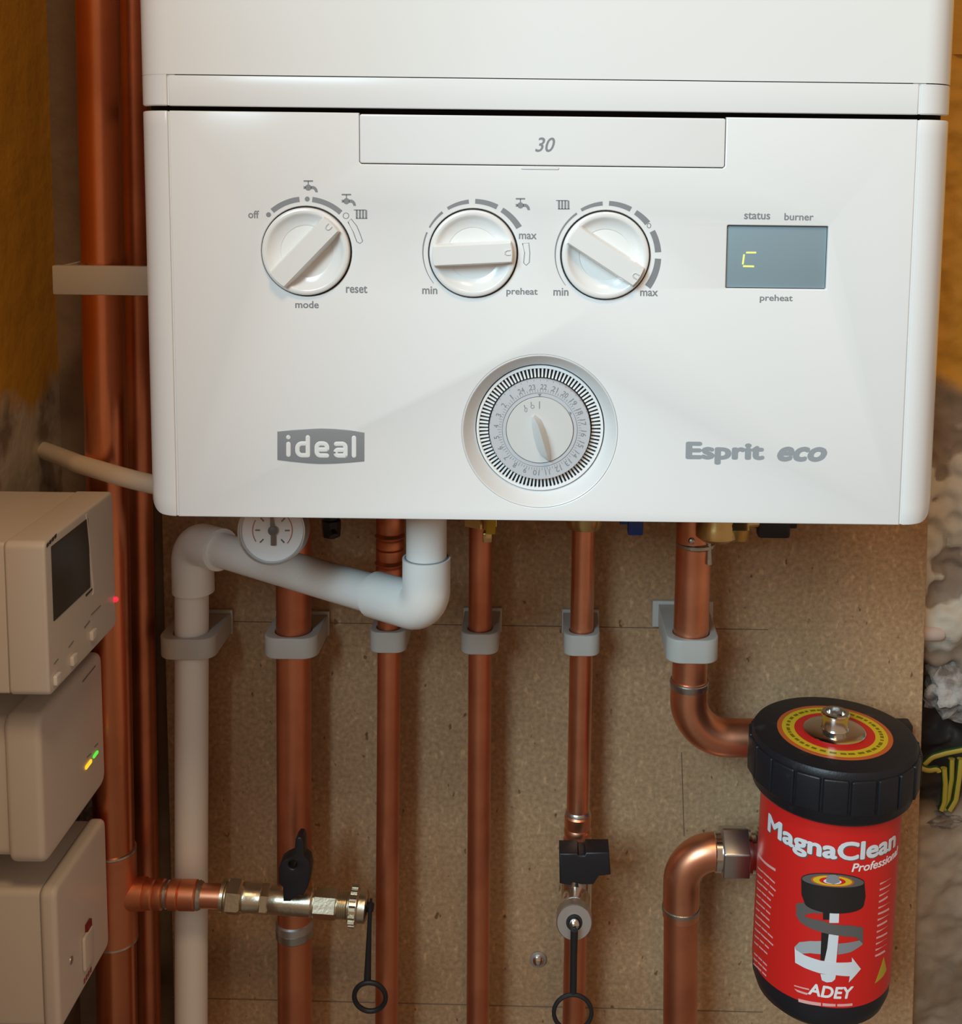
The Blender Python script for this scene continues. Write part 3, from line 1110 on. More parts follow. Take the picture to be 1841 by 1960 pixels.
def straight(name_label, a, b, r, Y, y0, y1, matk='copper'):
    t = thing('copper_pipe', name_label, 'pipe', at_y(a, b, y1, Y))
    link('pipe', tube([at_y(a, b, y0, Y), at_y(a, b, y1, Y)], r, 36), M[matk], t)
    return t


c2 = ((562, 1150), (564, 1900))
p2 = straight('copper pipe passing behind the brass drain valve and the sloping white pipe', *c2, 0.0114, 0.188, 838, 2600)
link('solder_ring', lathe([(0.0115, -0.003), (0.0124, -0.002), (0.0126, 0.003), (0.0115, 0.004)], at_y(*c2, 1783, 0.188), (0, 0, 1), 36), M['solder'], p2)
link('coupling', lathe([(0.0114, 0), (0.0124, 0.0008), (0.0124, 0.008), (0.0114, 0.009)], at_y(*c2, 1783, 0.188), (0, 0, 1), 36), M['steel'], p2)
c3 = ((746, 1050), (740, 1900))
p3 = straight('copper pipe with ribbed coupling behind the white pipe elbow', *c3, 0.0076, PY, 838, 2600)
base = at_y(*c3, 1112, PY)
up = (at_y(*c3, 1000, PY) - at_y(*c3, 1112, PY))
prof = [(0.0077, 0)]
for hh in (0.003, 0.0115, 0.0135, 0.024, 0.026, 0.036, 0.038, 0.05):
    pass
prof += [(0.0086, 0.001), (0.0089, 0.003), (0.0089, 0.0095), (0.0082, 0.0105), (0.0097, 0.0125), (0.0082, 0.0145), (0.0089, 0.0155), (0.0089, 0.0215), (0.0083, 0.0222), (0.0089, 0.023), (0.0089, 0.0275), (0.0082, 0.0285), (0.0097, 0.0305), (0.0082, 0.0325), (0.0089, 0.0335), (0.0089, 0.045), (0.0077, 0.047)]
link('coupling', lathe(prof, base, up, 36), M['copper'], p3)
c4 = ((920, 1020), (914.5, 1900))
p4 = straight('plain straight copper pipe under the yellow lever', *c4, 0.0076, PY, 838, 2600)
c5 = ((1117, 1020), (1099, 1900))
p5 = straight('copper pipe running down into the black lever filling valve', *c5, 0.0076, PY, 838, 1655, 'coppernew')
cb = at_y(*c5, 1635, PY)
upv = at_y(*c5, 1500, PY) - cb
link('coupling', lathe([(0.0083, 0), (0.0089, 0.001), (0.0089, 0.008), (0.0082, 0.009), (0.0095, 0.011), (0.0084, 0.013), (0.0091, 0.015), (0.0091, 0.018), (0.0084, 0.0195), (0.0089, 0.021), (0.0089, 0.0275), (0.0077, 0.029)], cb, upv, 36), M['coppernew'], p5)
link('solder_ring', lathe([(0.0077, 0.0), (0.0085, 0.0006), (0.0083, 0.002), (0.0077, 0.003)], cb + upv.normalized() * 0.0285, upv, 32), M['solder'], p5)
p5b = straight('copper pipe hanging below the black lever filling valve', *c5, 0.0076, PY, 1740, 2600)
# p6 : upper pipe bending right into the filter
Y6 = 0.168
q6 = [P(1334, 838, Y6), P(1315, 1411, Y6), P(1560, 1414, Y6)]
r6 = 0.0112
p6 = thing('copper_pipe', 'thick copper pipe curving right into the top of the filter', 'pipe', P(1315, 1411, Y6))
top6 = [P(1334, 838, Y6), P(1319, 1312, Y6)]
link('pipe', tube(top6, r6, 36), M['coppernew'], p6)
el = fillet([P(1319.5, 1300, Y6), P(1315, 1411, Y6), P(1470, 1413, Y6)], 0.026, 14)
link('elbow', tube(el, r6 + 0.0008, 36), M['coppernew'], p6)
link('pipe', tube([P(1430, 1412.5, Y6), P(1545, 1414, Y6)], r6, 36), M['coppernew'], p6)
link('solder_ring', lathe([(r6, -0.004), (r6 + 0.0011, -0.002), (r6 + 0.0013, 0.0015), (r6, 0.003)], P(1319, 1308, Y6), (0, 0, 1), 36), M['solder'], p6)
jb = lathe([(r6, -0.002), (r6 + 0.0012, -0.001), (r6 + 0.0012, 0.001), (r6, 0.002)], P(1331, 1040, Y6), (0, 0, 1), 36)
drip = tube(fillet([P(1352, 1036, Y6 - 0.0085), P(1357, 1040, Y6 - 0.0085), P(1357, 1080, Y6 - 0.0085)], 0.001, 4), [0.0012] * 6 + [0.0018], 10)
blob = lathe([(0, -0.002), (0.0022, -0.0008), (0.0018, 0.001), (0, 0.002)], P(1324, 1036, Y6 - r6 - 0.0004), (0, -1, 0), 16)
link('solder_run', join(jb, drip, blob), M['solder'], p6)
# p7 : lower pipe, up from the floor, bending right into the lower port
Y7 = 0.168
p7 = thing('copper_pipe', 'thick copper pipe rising from below and bending right into the chrome nut', 'pipe', P(1300, 2600, Y7))
link('pipe', tube([P(1297, 2600, Y7), P(1303, 1740, Y7)], r6, 36), M['copper'], p7)
el = fillet([P(1303, 1752, Y7), P(1305, 1629, Y7), P(1392, 1630, Y7)], 0.0215, 14)
link('elbow', tube(el, r6 + 0.0007, 36), M['coppernew'], p7)
link('solder_ring', lathe([(r6, -0.002), (r6 + 0.0012, -0.001), (r6 + 0.0012, 0.001), (r6, 0.002)], P(1303, 1737, Y7), (0, 0, 1), 36), M['solder'], p7)

# ------------------------------------------------------------------ white waste pipe
WYl = 0.184
wp = thing('waste_pipe', 'white plastic waste pipe sloping left then dropping down the board', 'pipe', P(366, 2600, WYl))
yR = 0.052
rp, rs = 0.0108, 0.0128
cR = P(816, 1166, yR)
cL = P(368, 1037, WYl)
topR = P(816, 960, yR)
topR.z = ZB + 0.0045
link('pipe', tube([topR, P(816, 1150, yR)], rp, 32), M['pvc'], wp)
link('pipe', tube([cR.lerp(cL, 0.10), cR.lerp(cL, 0.90)], rp, 32), M['pvc'], wp)
link('pipe', tube([P(367, 1100, WYl), P(365, 2600, WYl)], rp, 32), M['pvc'], wp)
up = Vector((0, 0, 1))
dS = (cL - cR).normalized()
pts = fillet([cR + up * 0.0285, cR, cR + dS * 0.040], 0.012, 10)
e1 = tube(pts, rs, 32)
link('elbow', e1, M['pvc'], wp)
pts = fillet([cL - dS * 0.030, cL, cL - up * 0.033], 0.013, 10)
link('elbow', tube(pts, rs + 0.0006, 32), M['pvc'], wp)
link('seam_gap', lathe([(rp, 0), (rp + 0.0009, 0), (rp + 0.0009, 0.0003), (rp, 0.0003)], cR + up * 0.0285, up, 32), M['greyprint'], wp, 'dark joint line at the elbow mouth')

# ------------------------------------------------------------------ pipe clips
def clip_thing(label, c, r, Y, wd_, hgt=0.0138, plate_ext=0.0008, rot=0.0):
    """plastic clip: closed collar round the pipe with a foot on the board. c = centre point on the pipe"""
    t = thing('pipe_clip', label, 'pipe clip', (c.x, BY, c.z), 'white plastic pipe clips')
    hw = wd_ / 2
    yf = Y - r - 0.0035
    ri = r + 0.0004
    rc = min(hw * 0.62, 0.010)
    out = rrect(c.x - hw, yf, c.x + hw, BY - 0.003, rc, 8, '0011')
    bm = plate([out, circ(c.x, Y, ri, 40)[::-1]], c.z - hgt / 2, c.z + hgt / 2, 0.0008)
    link('collar', bm, M['clip'], t)
    link('foot', box(c.x - hw - plate_ext, c.x + hw + plate_ext, BY - 0.0031, BY, c.z - hgt / 2 - 0.001, c.z + hgt / 2 + 0.002, 0.0006), M['clip'], t)
    return t


clip_thing('greyish plastic clip holding the vertical white waste pipe', P(366, 1227, WYl), rp, WYl, 0.036)
clip_thing('plastic clip on the copper pipe behind the drain valve', at_y(*c2, 1225, 0.188), 0.0114, 0.188, 0.035)
clip_thing('plastic clip partly hidden under the white pipe elbow', at_y(*c3, 1218, PY), 0.0076, PY, 0.0235)
clip_thing('plastic clip on the plain pipe under the yellow lever', at_y(*c4, 1221, PY), 0.0076, PY, 0.0245)
clip_thing('plastic clip on the pipe leading to the filling valve', at_y(*c5, 1224, PY), 0.0076, PY, 0.0235)
clip_thing('widest plastic clip, on the pipe curving into the filter', P(1322, 1231, Y6), r6, Y6, 0.033, 0.0152, 0.004)
# long flat clip across the two left risers, screwed to the wall
ca, cb_ = P(101, 534, 0.140), P(300, 540, 0.140)
t = thing('pipe_clip', 'long flat plastic clip across both copper risers left of boiler', 'pipe clip', (ca.x, WY, ca.z), 'white plastic pipe clips')
zc = (ca.z + cb_.z) / 2
zs = 28 / scale(ca)
bm = box(ca.x, cb_.x, 0.139, 0.1448, zc - zs, zc + zs, 0.0008)
link('strap', bm, M['clip'], t)
link('side', box(ca.x, ca.x + 0.003, 0.145, WY, zc - zs + 0.001, zc + zs - 0.001, 0.0005), M['clip'], t)
link('side', box(cb_.x - 0.003, cb_.x, 0.145, WY, zc - zs + 0.001, zc + zs - 0.001, 0.0005), M['clip'], t)

# ------------------------------------------------------------------ brass drain valve on the branch
VY = AY
v0, v1 = P(424, 1714, VY), P(716, 1737, VY)
dv = thing('drain_valve', 'brass drain valve lying across the pipes with black lever and hanging strap', 'valve', v0)
ax = (v1 - v0).normalized()
L = (v1 - v0).length
def vx(px):
    return (px - 424) / (716 - 424) * L
def lat(pr, segs=36, ph=0.0):
    return lathe([(r, vx(x)) for r, x in pr], v0, ax, segs, ph)
body = lat([(0.0078, 424), (0.0100, 425), (0.0100, 431), (0.0086, 433), (0.0086, 462), (0.0093, 465), (0.0096, 470), (0.0090, 476), (0.0090, 500), (0.0082, 503), (0.0082, 516), (0.0087, 519), (0.0089, 540), (0.0089, 596), (0.0078, 600), (0.0078, 646)])
link('body', body, M['nickel'], dv)
link('compression_nut', lat([(0.0100, 435), (0.0113, 438), (0.0113, 460), (0.0100, 464)], 6, 0.32), M['nickel'], dv)
link('compression_nut', lat([(0.0088, 500), (0.0100, 502), (0.0100, 514), (0.0088, 517)], 6, 0.32), M['nickel'], dv)
link('hex_neck', lat([(0.0085, 600), (0.0095, 603), (0.0095, 643), (0.0085, 646)], 6, 0.1), M['nickel'], dv)
thr = [(0.0080, 646)]
for i in range(5):
    thr += [(0.0086, 648 + i * 4), (0.0079, 650 + i * 4)]
link('thread', lat(thr + [(0.0079, 670)]), M['nickel'], dv)
cap = lat([(0.0100, 668), (0.0112, 670), (0.0112, 684), (0.0100, 687), (0.0100, 700), (0.0080, 703), (0.0, 703)])
for i in range(14):
    a = 2 * PI * i / 14
    u, v, aa = frame(ax)
    off = (u * math.cos(a) + v * math.sin(a)) * 0.0112
    cap = join(cap, tube([v0 + ax * vx(671) + off, v0 + ax * vx(683) + off], 0.0016, 8))
link('end_cap', cap, M['nickel'], dv)
link('rivet', lat([(0.0030, 703), (0.0030, 706), (0.0052, 706.5), (0.0052, 710), (0.0030, 711), (0.0025, 715), (0.0, 716)]), M['rubber'], dv)
# strap: eye at the cap, tail, hanging ring
sy = VY - 0.006
tail = fillet([P(709, 1728, sy), P(707, 1770, sy), P(703, 1880, sy)], 0.01, 6)
bm = tube(tail, [0.0014] * (len(tail) - 1) + [0.0024], 12)
rc_ = P(708, 1908, sy)
rr_ = 30 / scale(rc_)
ringp = [rc_ + Vector((rr_ * math.cos(t * PI / 20), -0.002 * math.sin(t * PI / 20), rr_ * 1.13 * math.sin(t * PI / 20))) for t in range(40)]
link('strap', join(bm, tube(ringp, 0.0016, 10, closed=True)), M['rubber'], dv)
# lever: collar with stem pointing up
ly = VY - 0.013
lv = [(536, 1655), (540, 1643), (550, 1636), (560, 1632), (566, 1622), (568, 1600), (573, 1594), (580, 1595), (584, 1603), (585, 1632), (594, 1640), (597, 1655), (596, 1668), (592, 1690), (583, 1706), (572, 1706), (558, 1717), (545, 1717), (544, 1690), (536, 1682)]
bm = plate([[q(a, b, ly) for a, b in lv][::-1], circ(*q(563, 1647, ly), 0.0026, 20)], 0, 0.011, 0.0012)
link('lever', xf(bm, front(ly + 0.006)), M['black'], dv)
link('spindle', tube([P(563, 1690, VY - 0.008), P(563, 1690, VY - 0.0135)], 0.004, 20), M['chrome'], dv)

# ------------------------------------------------------------------ filling valve on p5, seen end on
f0 = at_y(*c5, 1660, PY)
fv = thing('filling_valve', 'chrome filling valve facing forward with black lever and hanging cap strap', 'valve', f0)
fz = P(1103, 1712, PY).z
fc = P(1099, 1766, 0.146)
print('fill valve z', fz, fc.z)
back = P(1104, 1690, PY)
dirn = (back - fc)
link('body', join(tube([at_y(*c5, 1648, PY), at_y(*c5, 1760, PY)], 0.0105, 32), tube([P(1104, 1712, PY), fc + Vector((0, 0.011, 0))], 0.0092, 32)), M['chrome'], fv)
lk = Vector((0, -0.985, 0.17)).normalized()
fdir = lk
link('hex_collar', lathe([(0.0092, -0.022), (0.0108, -0.0205), (0.0108, -0.0145), (0.0096, -0.013)], fc, fdir, 6), M['chrome'], fv)
cap = lathe([(0.0098, -0.010), (0.0114, -0.009), (0.0114, -0.0008), (0.0108, 0.0), (0.0052, 0.0), (0.0052, -0.003), (0.0, -0.003)], fc, lk, 40)
link('end_cap', cap, M['steel'], fv)
link('rivet', lathe([(0.0034, -0.002), (0.0034, 0.002), (0.0030, 0.0035), (0.0016, 0.0045), (0, 0.0048)], fc, lk, 24), M['chrome'], fv)
link('washer', lathe([(0.0, -0.0025), (0.005, -0.0025), (0.005, 0.0006), (0.0036, 0.0006), (0.0036, -0.001)], fc, lk, 32), M['rubber'], fv)
sy = 0.1385
tail = [P(1099, 1780, sy), P(1098, 1830, sy), P(1097, 1898, sy)]
bm = tube(tail, [0.0024, 0.0022, 0.0022], 12)
rc_ = P(1096, 1938, sy)
rr_ = 36 / scale(rc_)
ringp = [rc_ + Vector((rr_ * math.cos(t * PI / 20), 0, rr_ * 1.02 * math.sin(t * PI / 20))) for t in range(40)]
link('strap', join(bm, tube(ringp, 0.0014, 10, closed=True)), M['rubber'], fv)
ly = 0.148
lv = [(1070, 1634), (1105, 1634), (1108, 1638), (1118, 1638), (1121, 1632), (1166, 1632), (1169, 1675), (1146, 1678), (1136, 1694), (1112, 1694), (1096, 1690), (1092, 1696), (1071, 1692)]
bm = plate([[q(a, b, ly) for a, b in lv][::-1]], 0, 0.016, 0.0012)
link('lever', xf(bm, front(ly + 0.016)), M['black'], fv)

# ------------------------------------------------------------------ valves under the boiler
def under_valve(label, c, body_r, body_h, matk):
    t = thing('isolation_valve', label, 'valve', c)
    return t


# yellow lever on p4
c = at_y(*c4, 990, PY)
iv = thing('isolation_valve', 'small brass valve with yellow lever beneath the boiler', 'valve', c)
link('body', lathe([(0.0078, -0.004), (0.0118, -0.003), (0.0118, 0.012), (0.0095, 0.014), (0.0095, 0.03)], P(921, 994, PY), (0, 0, 1), 6), M['brass'], iv)
link('stem', join(tube([P(935, 990, 0.165), P(933, 1012, 0.165)], 0.0035, 12), box(P(924, 1010, .163).x, P(942, 1010, .163).x, 0.160, 0.168, P(930, 1036, .163).z, P(930, 1018, .163).z, 0.0008), tube([P(935, 1000, 0.165), P(930, 1000, 0.18)], 0.003, 12)), M['brass'], iv)
link('lever', box(P(930, 1010, .16).x, P(949, 1010, .16).x, 0.156, 0.1595, P(940, 1020, .16).z, P(940, 985, .16).z, 0.001), M['yellowlever'], iv)
# brass nut on p5 with blue lever
c = at_y(*c5, 1000, PY)
iv = thing('isolation_valve', 'brass valve with blue lever beneath the boiler', 'valve', c)
link('body', lathe([(0.0078, -0.003), (0.0105, -0.0025), (0.0125, 0.002), (0.0125, 0.016), (0.0095, 0.018), (0.0095, 0.034)], P(1118, 1002, PY), (0, 0, 1), 28), M['brass'], iv)
xx0, xx1 = P(1185, 1000, .17).x, P(1229, 1000, .17).x
link('lever', join(box(xx0, xx1, 0.166, 0.172, P(1200, 1001, .17).z, P(1200, 990, .17).z, 0.0008), box(P(1201, 1000, .17).x, P(1230, 1000, .17).x, 0.165, 0.173, P(1210, 1021, .17).z, P(1210, 990, .17).z, 0.0012), tube([P(1118, 985, .17), P(1210, 985, .17)], 0.004, 12)), M['blue'], iv)
# brass nut on p6 with black lever
iv = thing('isolation_valve', 'brass valve with black lever beneath boiler above the filter', 'valve', P(1370, 990, Y6))
link('body', lathe([(0.0, -0.0035), (0.0095, -0.0035), (0.0128, -0.001), (0.0128, 0.006), (0.0118, 0.008), (0.0118, 0.03)], P(1371, 1022, 0.150), (0, 0, 1), 28), M['brass'], iv)
link('spindle', tube([P(1395, 1004, 0.155), P(1450, 1000, 0.161)], 0.0035, 12), M['brass'], iv)
link('packing_nut', lathe([(0.009, -0.002), (0.0100, 0.0), (0.0100, 0.010), (0.009, 0.012)], P(1392, 1006, 0.150), (1, 0, 0), 6), M['brass'], iv)
link('lever', join(box(P(1435, 1000, .16).x, P(1525, 1000, .16).x, 0.158, 0.164, P(1470, 1010, .16).z, P(1470, 985, .16).z, 0.001), box(P(1450, 1000, .16).x, P(1512, 1000, .16).x, 0.157, 0.166, P(1470, 1029, .16).z, P(1470, 990, .16).z, 0.002)), M['black'], iv)
# black drain cock beneath the boiler, right of the gauge
dc = thing('drain_cock', 'small black drain cock beneath the boiler right of the pressure gauge', 'valve', P(633, 1005, 0.15))
link('body', lathe([(0.0025, -0.005), (0.0055, -0.004), (0.0060, 0.002), (0.0060, 0.006), (0.0048, 0.007), (0.0048, 0.02)], P(634, 1014, 0.15), (0, 0, 1), 8), M['black'], dc)
link('nozzle', tube([P(634, 1012, 0.148), P(639, 1027, 0.144)], 0.0028, 12), M['black'], dc)

# ------------------------------------------------------------------ pressure gauge
GY = 0.042
gc = P(520, 1016, GY)
gr = 65.5 / scale(gc)
ga = Vector((0, -0.97, 0.16)).normalized()
pg = thing('pressure_gauge', 'round white pressure gauge peeping out under the boiler', 'gauge', gc)
link('case', lathe([(gr * 0.55, -0.016), (gr * 0.92, -0.015), (gr, -0.011), (gr, 0.0), (gr * 0.985, 0.0012), (gr * 0.95, 0.0014), (gr * 0.925, 0.0006), (gr * 0.91, -0.001), (gr * 0.9, -0.0022), (0, -0.0022)], gc, ga, 56), M['steel'], pg)
face = link('dial_face', lathe([(gr * 0.9, -0.0021), (gr * 0.9, -0.0018), (0, -0.0018)], gc, ga, 56), M['gaugeface'], pg)
def gq(dx, dy, lift=-0.0017):     # gauge pixel offset -> point on face
    u = Vector((1, 0, 0))
    vv = ga.cross(u) * -1
    if vv.z < 0:
        vv = -vv
    s_ = gr / 65.5
    return gc + u * dx * s_ - vv * dy * s_ + ga * lift
nd = join(tube([gq(3, 28, -0.0010), gq(2, 0, -0.0010)], 0.0014, 10), tube([gq(1, 0, -0.0010), gq(-3, -44, -0.0010)], [0.0013, 0.0006], 10), lathe([(0.0026, -0.0016), (0.0026, 0.0), (0.002, 0.0006), (0, 0.0008)], gq(2, 0, 0), ga, 20))
link('needle', nd, M['needle'], pg)
arcs = []
for a0_, a1_ in ((-40, 70), (150, 215)):
    arcs.append(tube([gq(38 * math.cos(math.radians(a0_ + (a1_ - a0_) * t / 14)), -38 * math.sin(math.radians(a0_ + (a1_ - a0_) * t / 14))) for t in range(15)], 0.00028, 6))
link('red_scale', join(*arcs), M['redprint'], face, 'thin dark red scale arcs')
tk_ = []
for a in (-45, 0, 45, 135, 180, 225):
    c_, s_ = math.cos(math.radians(a)), math.sin(math.radians(a))
    tk_.append(tube([gq(24 * c_, -24 * s_), gq(33 * c_, -33 * s_)], 0.0004, 6))
link('scale_marks', join(*tk_), M['needle'], face)
link('neck', tube([gc - ga * 0.015, gc - ga * 0.04 + Vector((0, 0, 0.03))], 0.006, 16), M['brass'], pg)
link('lens', lathe([(gr * 0.93, 0.0005), (gr * 0.93, 0.0011), (0, 0.0013), (0, 0.0008)], gc, ga, 48), M['glass'], pg)

# ------------------------------------------------------------------ boxes on the left wall
def wall_box(name, label, cat, X, near, far, zb_, zt_, cover_t, rad, bev, base_in=0.004):
    """cover and base on the left wall; near/far are Y limits, front face at X"""
    t = thing(name, label, cat, (LX, (near + far) / 2, zb_))
    link('cover', xf(plate([rrect(near, zb_, far, zt_, rad, 6)], -cover_t, 0, bev, 4), side(X)), M['box'], t)
    link('back_box', xf(plate([rrect(near + base_in, zb_ + base_in, far - base_in, zt_ - base_in, max(rad - 0.002, 0.001), 5)], LX - X, -cover_t - 0.0004, 0.0008, 2), side(X)), M['box'], t)
    return t


# thermostat
X1 = LX + 0.076
n_, f_ = qs(90, 1190, X1)[0], qs(219, 1050, X1)[0]
zt_ = qs(88, 1036, X1)[1]
zb_ = qs(94, 1336, X1)[1]
th = wall_box('room_thermostat', 'white programmable thermostat with dark screen, top box on left wall', 'thermostat', X1, n_, f_, zb_, zt_, 0.021, 0.004, 0.0015, 0.0008)
s0, s1 = qs(100, 1125, X1), qs(171, 1080, X1)
sz1 = (qs(98, 1053, X1)[1] + qs(170, 983, X1)[1]) / 2
sz0 = (qs(103, 1197, X1)[1] + qs(173, 1116, X1)[1]) / 2
scr = link('screen', xf(plate([rrect(s0[0], sz0, s1[0], sz1, 0.0005, 2)], -0.0004, 0.0003, 0.0001), side(X1)), M['boxdark'], th)
def side_poly(pts, X, t=0.0003):
    return xf(flat_poly([qs(a, b, X) for a, b in pts], t), side(X + 0.00002))
link('lettering', join(*[side_poly([(89 + i * 5, 1048 - i * 5.6), (92.3 + i * 5, 1044.4 - i * 5.6), (92.5 + i * 5, 1038 - i * 5.6), (89 + i * 5, 1042 - i * 5.6)], X1) for i in range(4)]), M['printdark'], th, 'tiny black maker name')
link('lettering', side_poly([(164, 1142), (176, 1129), (176, 1126), (164, 1138)], X1), M['printdark'], th, 'tiny black model mark')
link('flap_line', join(side_poly([(164, 985), (166, 983), (180, 1132), (178, 1134)], X1), side_poly([(178, 1134), (178.5, 1137), (176, 1139)], X1)), M['knob'], th, 'pale raised edge of the flap')
for (a, b) in ((106, 1299), (138, 1262), (175, 1214)):
    y_, z_ = qs(a, b, X1)
    link('button', xf(plate([rrect(y_ - 0.0034, z_ - 0.0028, y_ + 0.0034, z_ + 0.0028, 0.001, 3)], 0.0, 0.0022, 0.0005), side(X1)), M['knob'], th)
for pts in ([(103, 1272), (111, 1262), (111, 1260), (103, 1270)], [(131, 1240), (140, 1228), (140, 1226), (131, 1238)], [(161, 1203), (171, 1190), (171, 1187), (161, 1200)], [(174, 1178), (192, 1160), (192, 1158), (174, 1176)]):
    link('lettering', side_poly(pts, X1), M['greyprint'], th, 'tiny grey button caption')
y_, z_ = qs(220, 1146, X1)
link('indicator_light', xf(lathe([(0, -0.003), (0.0017, -0.003), (0.0017, 0.0012), (0.0011, 0.0022), (0, 0.0025)], (f_ - 0.0026, z_, 0.0), (0, 0, 1), 20), side(X1)), M['led_red'], th, 'small red light')

# receiver box
X2 = LX + 0.060
n_, f_ = qs(80, 1520, X2)[0], qs(199, 1350, X2)[0]
zt_ = qs(76, 1372, X2)[1]
zb_ = qs(86, 1660, X2)[1]
rb = wall_box('receiver_box', 'plain white receiver box with green and amber lights below the thermostat', 'junction box', X2, n_, f_, zb_, zt_, 0.020, 0.008, 0.0035, 0.003)
def slot(a, b, mk, nm, lab, hw=0.0023, hh=0.0016):
    y_, z_ = qs(a, b, X2)
    link(nm, xf(plate([rrect(y_ - hw, z_ - hh, y_ + hw, z_ + hh, 0.0008, 3)], 0.0, 0.0008, 0.0002), side(X2)), M[mk], rb, lab)
slot(182, 1444, 'led_green', 'indicator_light', 'green light', 0.0036, 0.0010)
slot(168.5, 1463, 'led_amber', 'indicator_light', 'amber light', 0.0046, 0.0012)
link('lettering', side_poly([(158, 1306), (182, 1276), (182, 1273.5), (158, 1303.5)], X2), M['greyprint'], rb, 'faint printed line')
link('lettering', join(side_poly([(180, 1431), (187, 1424), (187, 1422), (180, 1429)], X2), side_poly([(166, 1451), (174, 1443), (174, 1441), (166, 1449)], X2)), M['greyprint'], rb, 'tiny grey captions by the lights')

# switch
X3 = LX + 0.060
n_, f_ = qs(110, 1830, X3)[0], qs(207, 1700, X3)[0]
zt_ = (qs(111, 1690, X3)[1] + qs(194, 1578, X3)[1]) / 2
zb_ = zt_ - 0.087
sw = wall_box('fused_switch', 'square white wall switch with dark red lens, lowest box on left wall', 'switch', X3, n_, f_, zb_, zt_, 0.0095, 0.006, 0.003, 0.0016)
y_, z_ = qs(165, 1812, X3)
link('rocker', xf(plate([rrect(y_ - 0.007, z_ - 0.012, y_ + 0.007, z_ + 0.010, 0.002, 4)], 0, 0.0022, 0.001), side(X3)), M['box'], sw)
y_, z_ = qs(167, 1771, X3)
link('neon_lens', xf(plate([rrect(y_ - 0.0036, z_ - 0.0024, y_ + 0.0036, z_ + 0.0024, 0.0004, 2)], 0, 0.0016, 0.0003), side(X3)), M['neon'], sw, 'dark red lens')
link('lettering', join(*[side_poly([(160 + i * 4, 1884 - i * 7), (162.5 + i * 4, 1880 - i * 7), (162.5 + i * 4, 1871 - i * 7), (160 + i * 4, 1875 - i * 7)], X3) for i in range(4)]), mat('faded_red_print', (0.32, 0.07, 0.07), 0.5), sw, 'small faded red marking')
y_, z_ = qs(136, 1838, X3)
link('screw', xf(lathe([(0, 0), (0.0024, 0.0), (0.0022, 0.0005), (0, 0.0007)], (y_, z_, 0), (0, 0, 1), 18), side(X3)), M['steel'], sw)

# white cable from the left wall to behind the boiler
pts = fillet([PX(78, 860, LX - 0.004), PX(100, 868, LX + 0.012), P(150, 888, 0.150), P(262, 921, 0.115), P(330, 935, 0.125)], 0.03, 8)
tag(link('power_cable', tube(pts, 0.0056, 20), M['cable']), 'thick white cable from the left wall passing behind the boiler', 'cable')

# ------------------------------------------------------------------ magnetic filter
FY = 0.122
T = P(1597, 1401, FY)
Bt = P(1567, 1893, FY)
faxis = (T - Bt).normalized()
FL = (T - Bt).length
rC = 160.5 / scale(P(1594, 1480, FY))
rB = 130.5 / scale(P(1578, 1720, FY))
mf = thing('magnetic_filter', 'red and black cylindrical heating filter with chrome top valve', 'filter', Bt)
# local frame: z along axis, -y to the viewer
ez = faxis
ey = (Vector((0, 1, 0)) - ez * ez.y).normalized()
ex = ey.cross(ez)
FM = Matrix.Identity(4)
for i in range(3):
    FM[i][0], FM[i][1], FM[i][2], FM[i][3] = ex[i], ey[i], ez[i], Bt[i]
FI = FM.inverted()


def cyl(px, py, r):               # pixel -> (arc length, height) on the cylinder of radius r
    o_ = FI @ CAM
    d_ = FI.to_3x3() @ ray(px, py)
    a = d_.x ** 2 + d_.y ** 2
    b = 2 * (o_.x * d_.x + o_.y * d_.y)
    c = o_.x ** 2 + o_.y ** 2 - r * r
    disc = b * b - 4 * a * c
    t = (-b - math.sqrt(max(disc, 0))) / (2 * a)
    p = o_ + d_ * t
    return (math.atan2(p.x, -p.y) * r, p.z)


def wrap(bm, r):
    """local (s, h, lift) -> on the cylinder"""
    xs = [v.co.x for v in bm.verts]
    x = math.floor(min(xs) / 0.002) * 0.002
    while x < max(xs):
        bmesh.ops.bisect_plane(bm, geom=bm.verts[:] + bm.edges[:] + bm.faces[:], plane_co=(x, 0, 0), plane_no=(1, 0, 0))
        x += 0.002
    for v in bm.verts:
        s, h, l = v.co
        a = s / r
        v.co = FM @ Vector(((r + l) * math.sin(a), -(r + l) * math.cos(a), h))
    return bm


# cap
hcap0 = cyl(1590, 1588, rC)[1]
cap = lathe([(rB * 0.9, hcap0 + 0.002), (rC * 0.90, hcap0), (rC * 0.935, hcap0 + 0.002), (rC * 0.945, hcap0 + 0.0055), (rC * 0.975, hcap0 + 0.008), (rC * 0.985, hcap0 + 0.013), (rC * 0.972, FL - 0.0045), (rC * 0.962, FL - 0.0018), (rC * 0.945, FL - 0.0004), (rC * 0.92, FL), (0, FL)], (0, 0, 0), (0, 0, 1), 96)
for i in range(20):
    a = 2 * PI * (i + 0.35) / 20
    w = rC * 0.143
    b = box(rC * 0.93, rC * 1.0, -w, w, hcap0 + 0.0085, FL - 0.0042, 0.0012, 3)
    b = xf(b, Matrix.Translation((rC * 0.965, 0, 0)) @ Matrix.Rotation(math.radians(2.2), 4, 'Z') @ Matrix.Translation((-rC * 0.965, 0, 0)))
    cap = join(cap, xf(b, Matrix.Rotation(a, 4, 'Z')))
capo = link('cap', xf(cap, FM), M['blackcap'], mf)
def disc(r0, r1, z0, z1, n=80):
    return xf(lathe([(r0, z0), (r1, z0), (r1, z1), (r0, z1)] if r0 > 0 else [(0, z0), (r1, z0), (r1, z1), (0, z1)], (0, 0, 0), (0, 0, 1), n, loop=r0 > 0), FM)
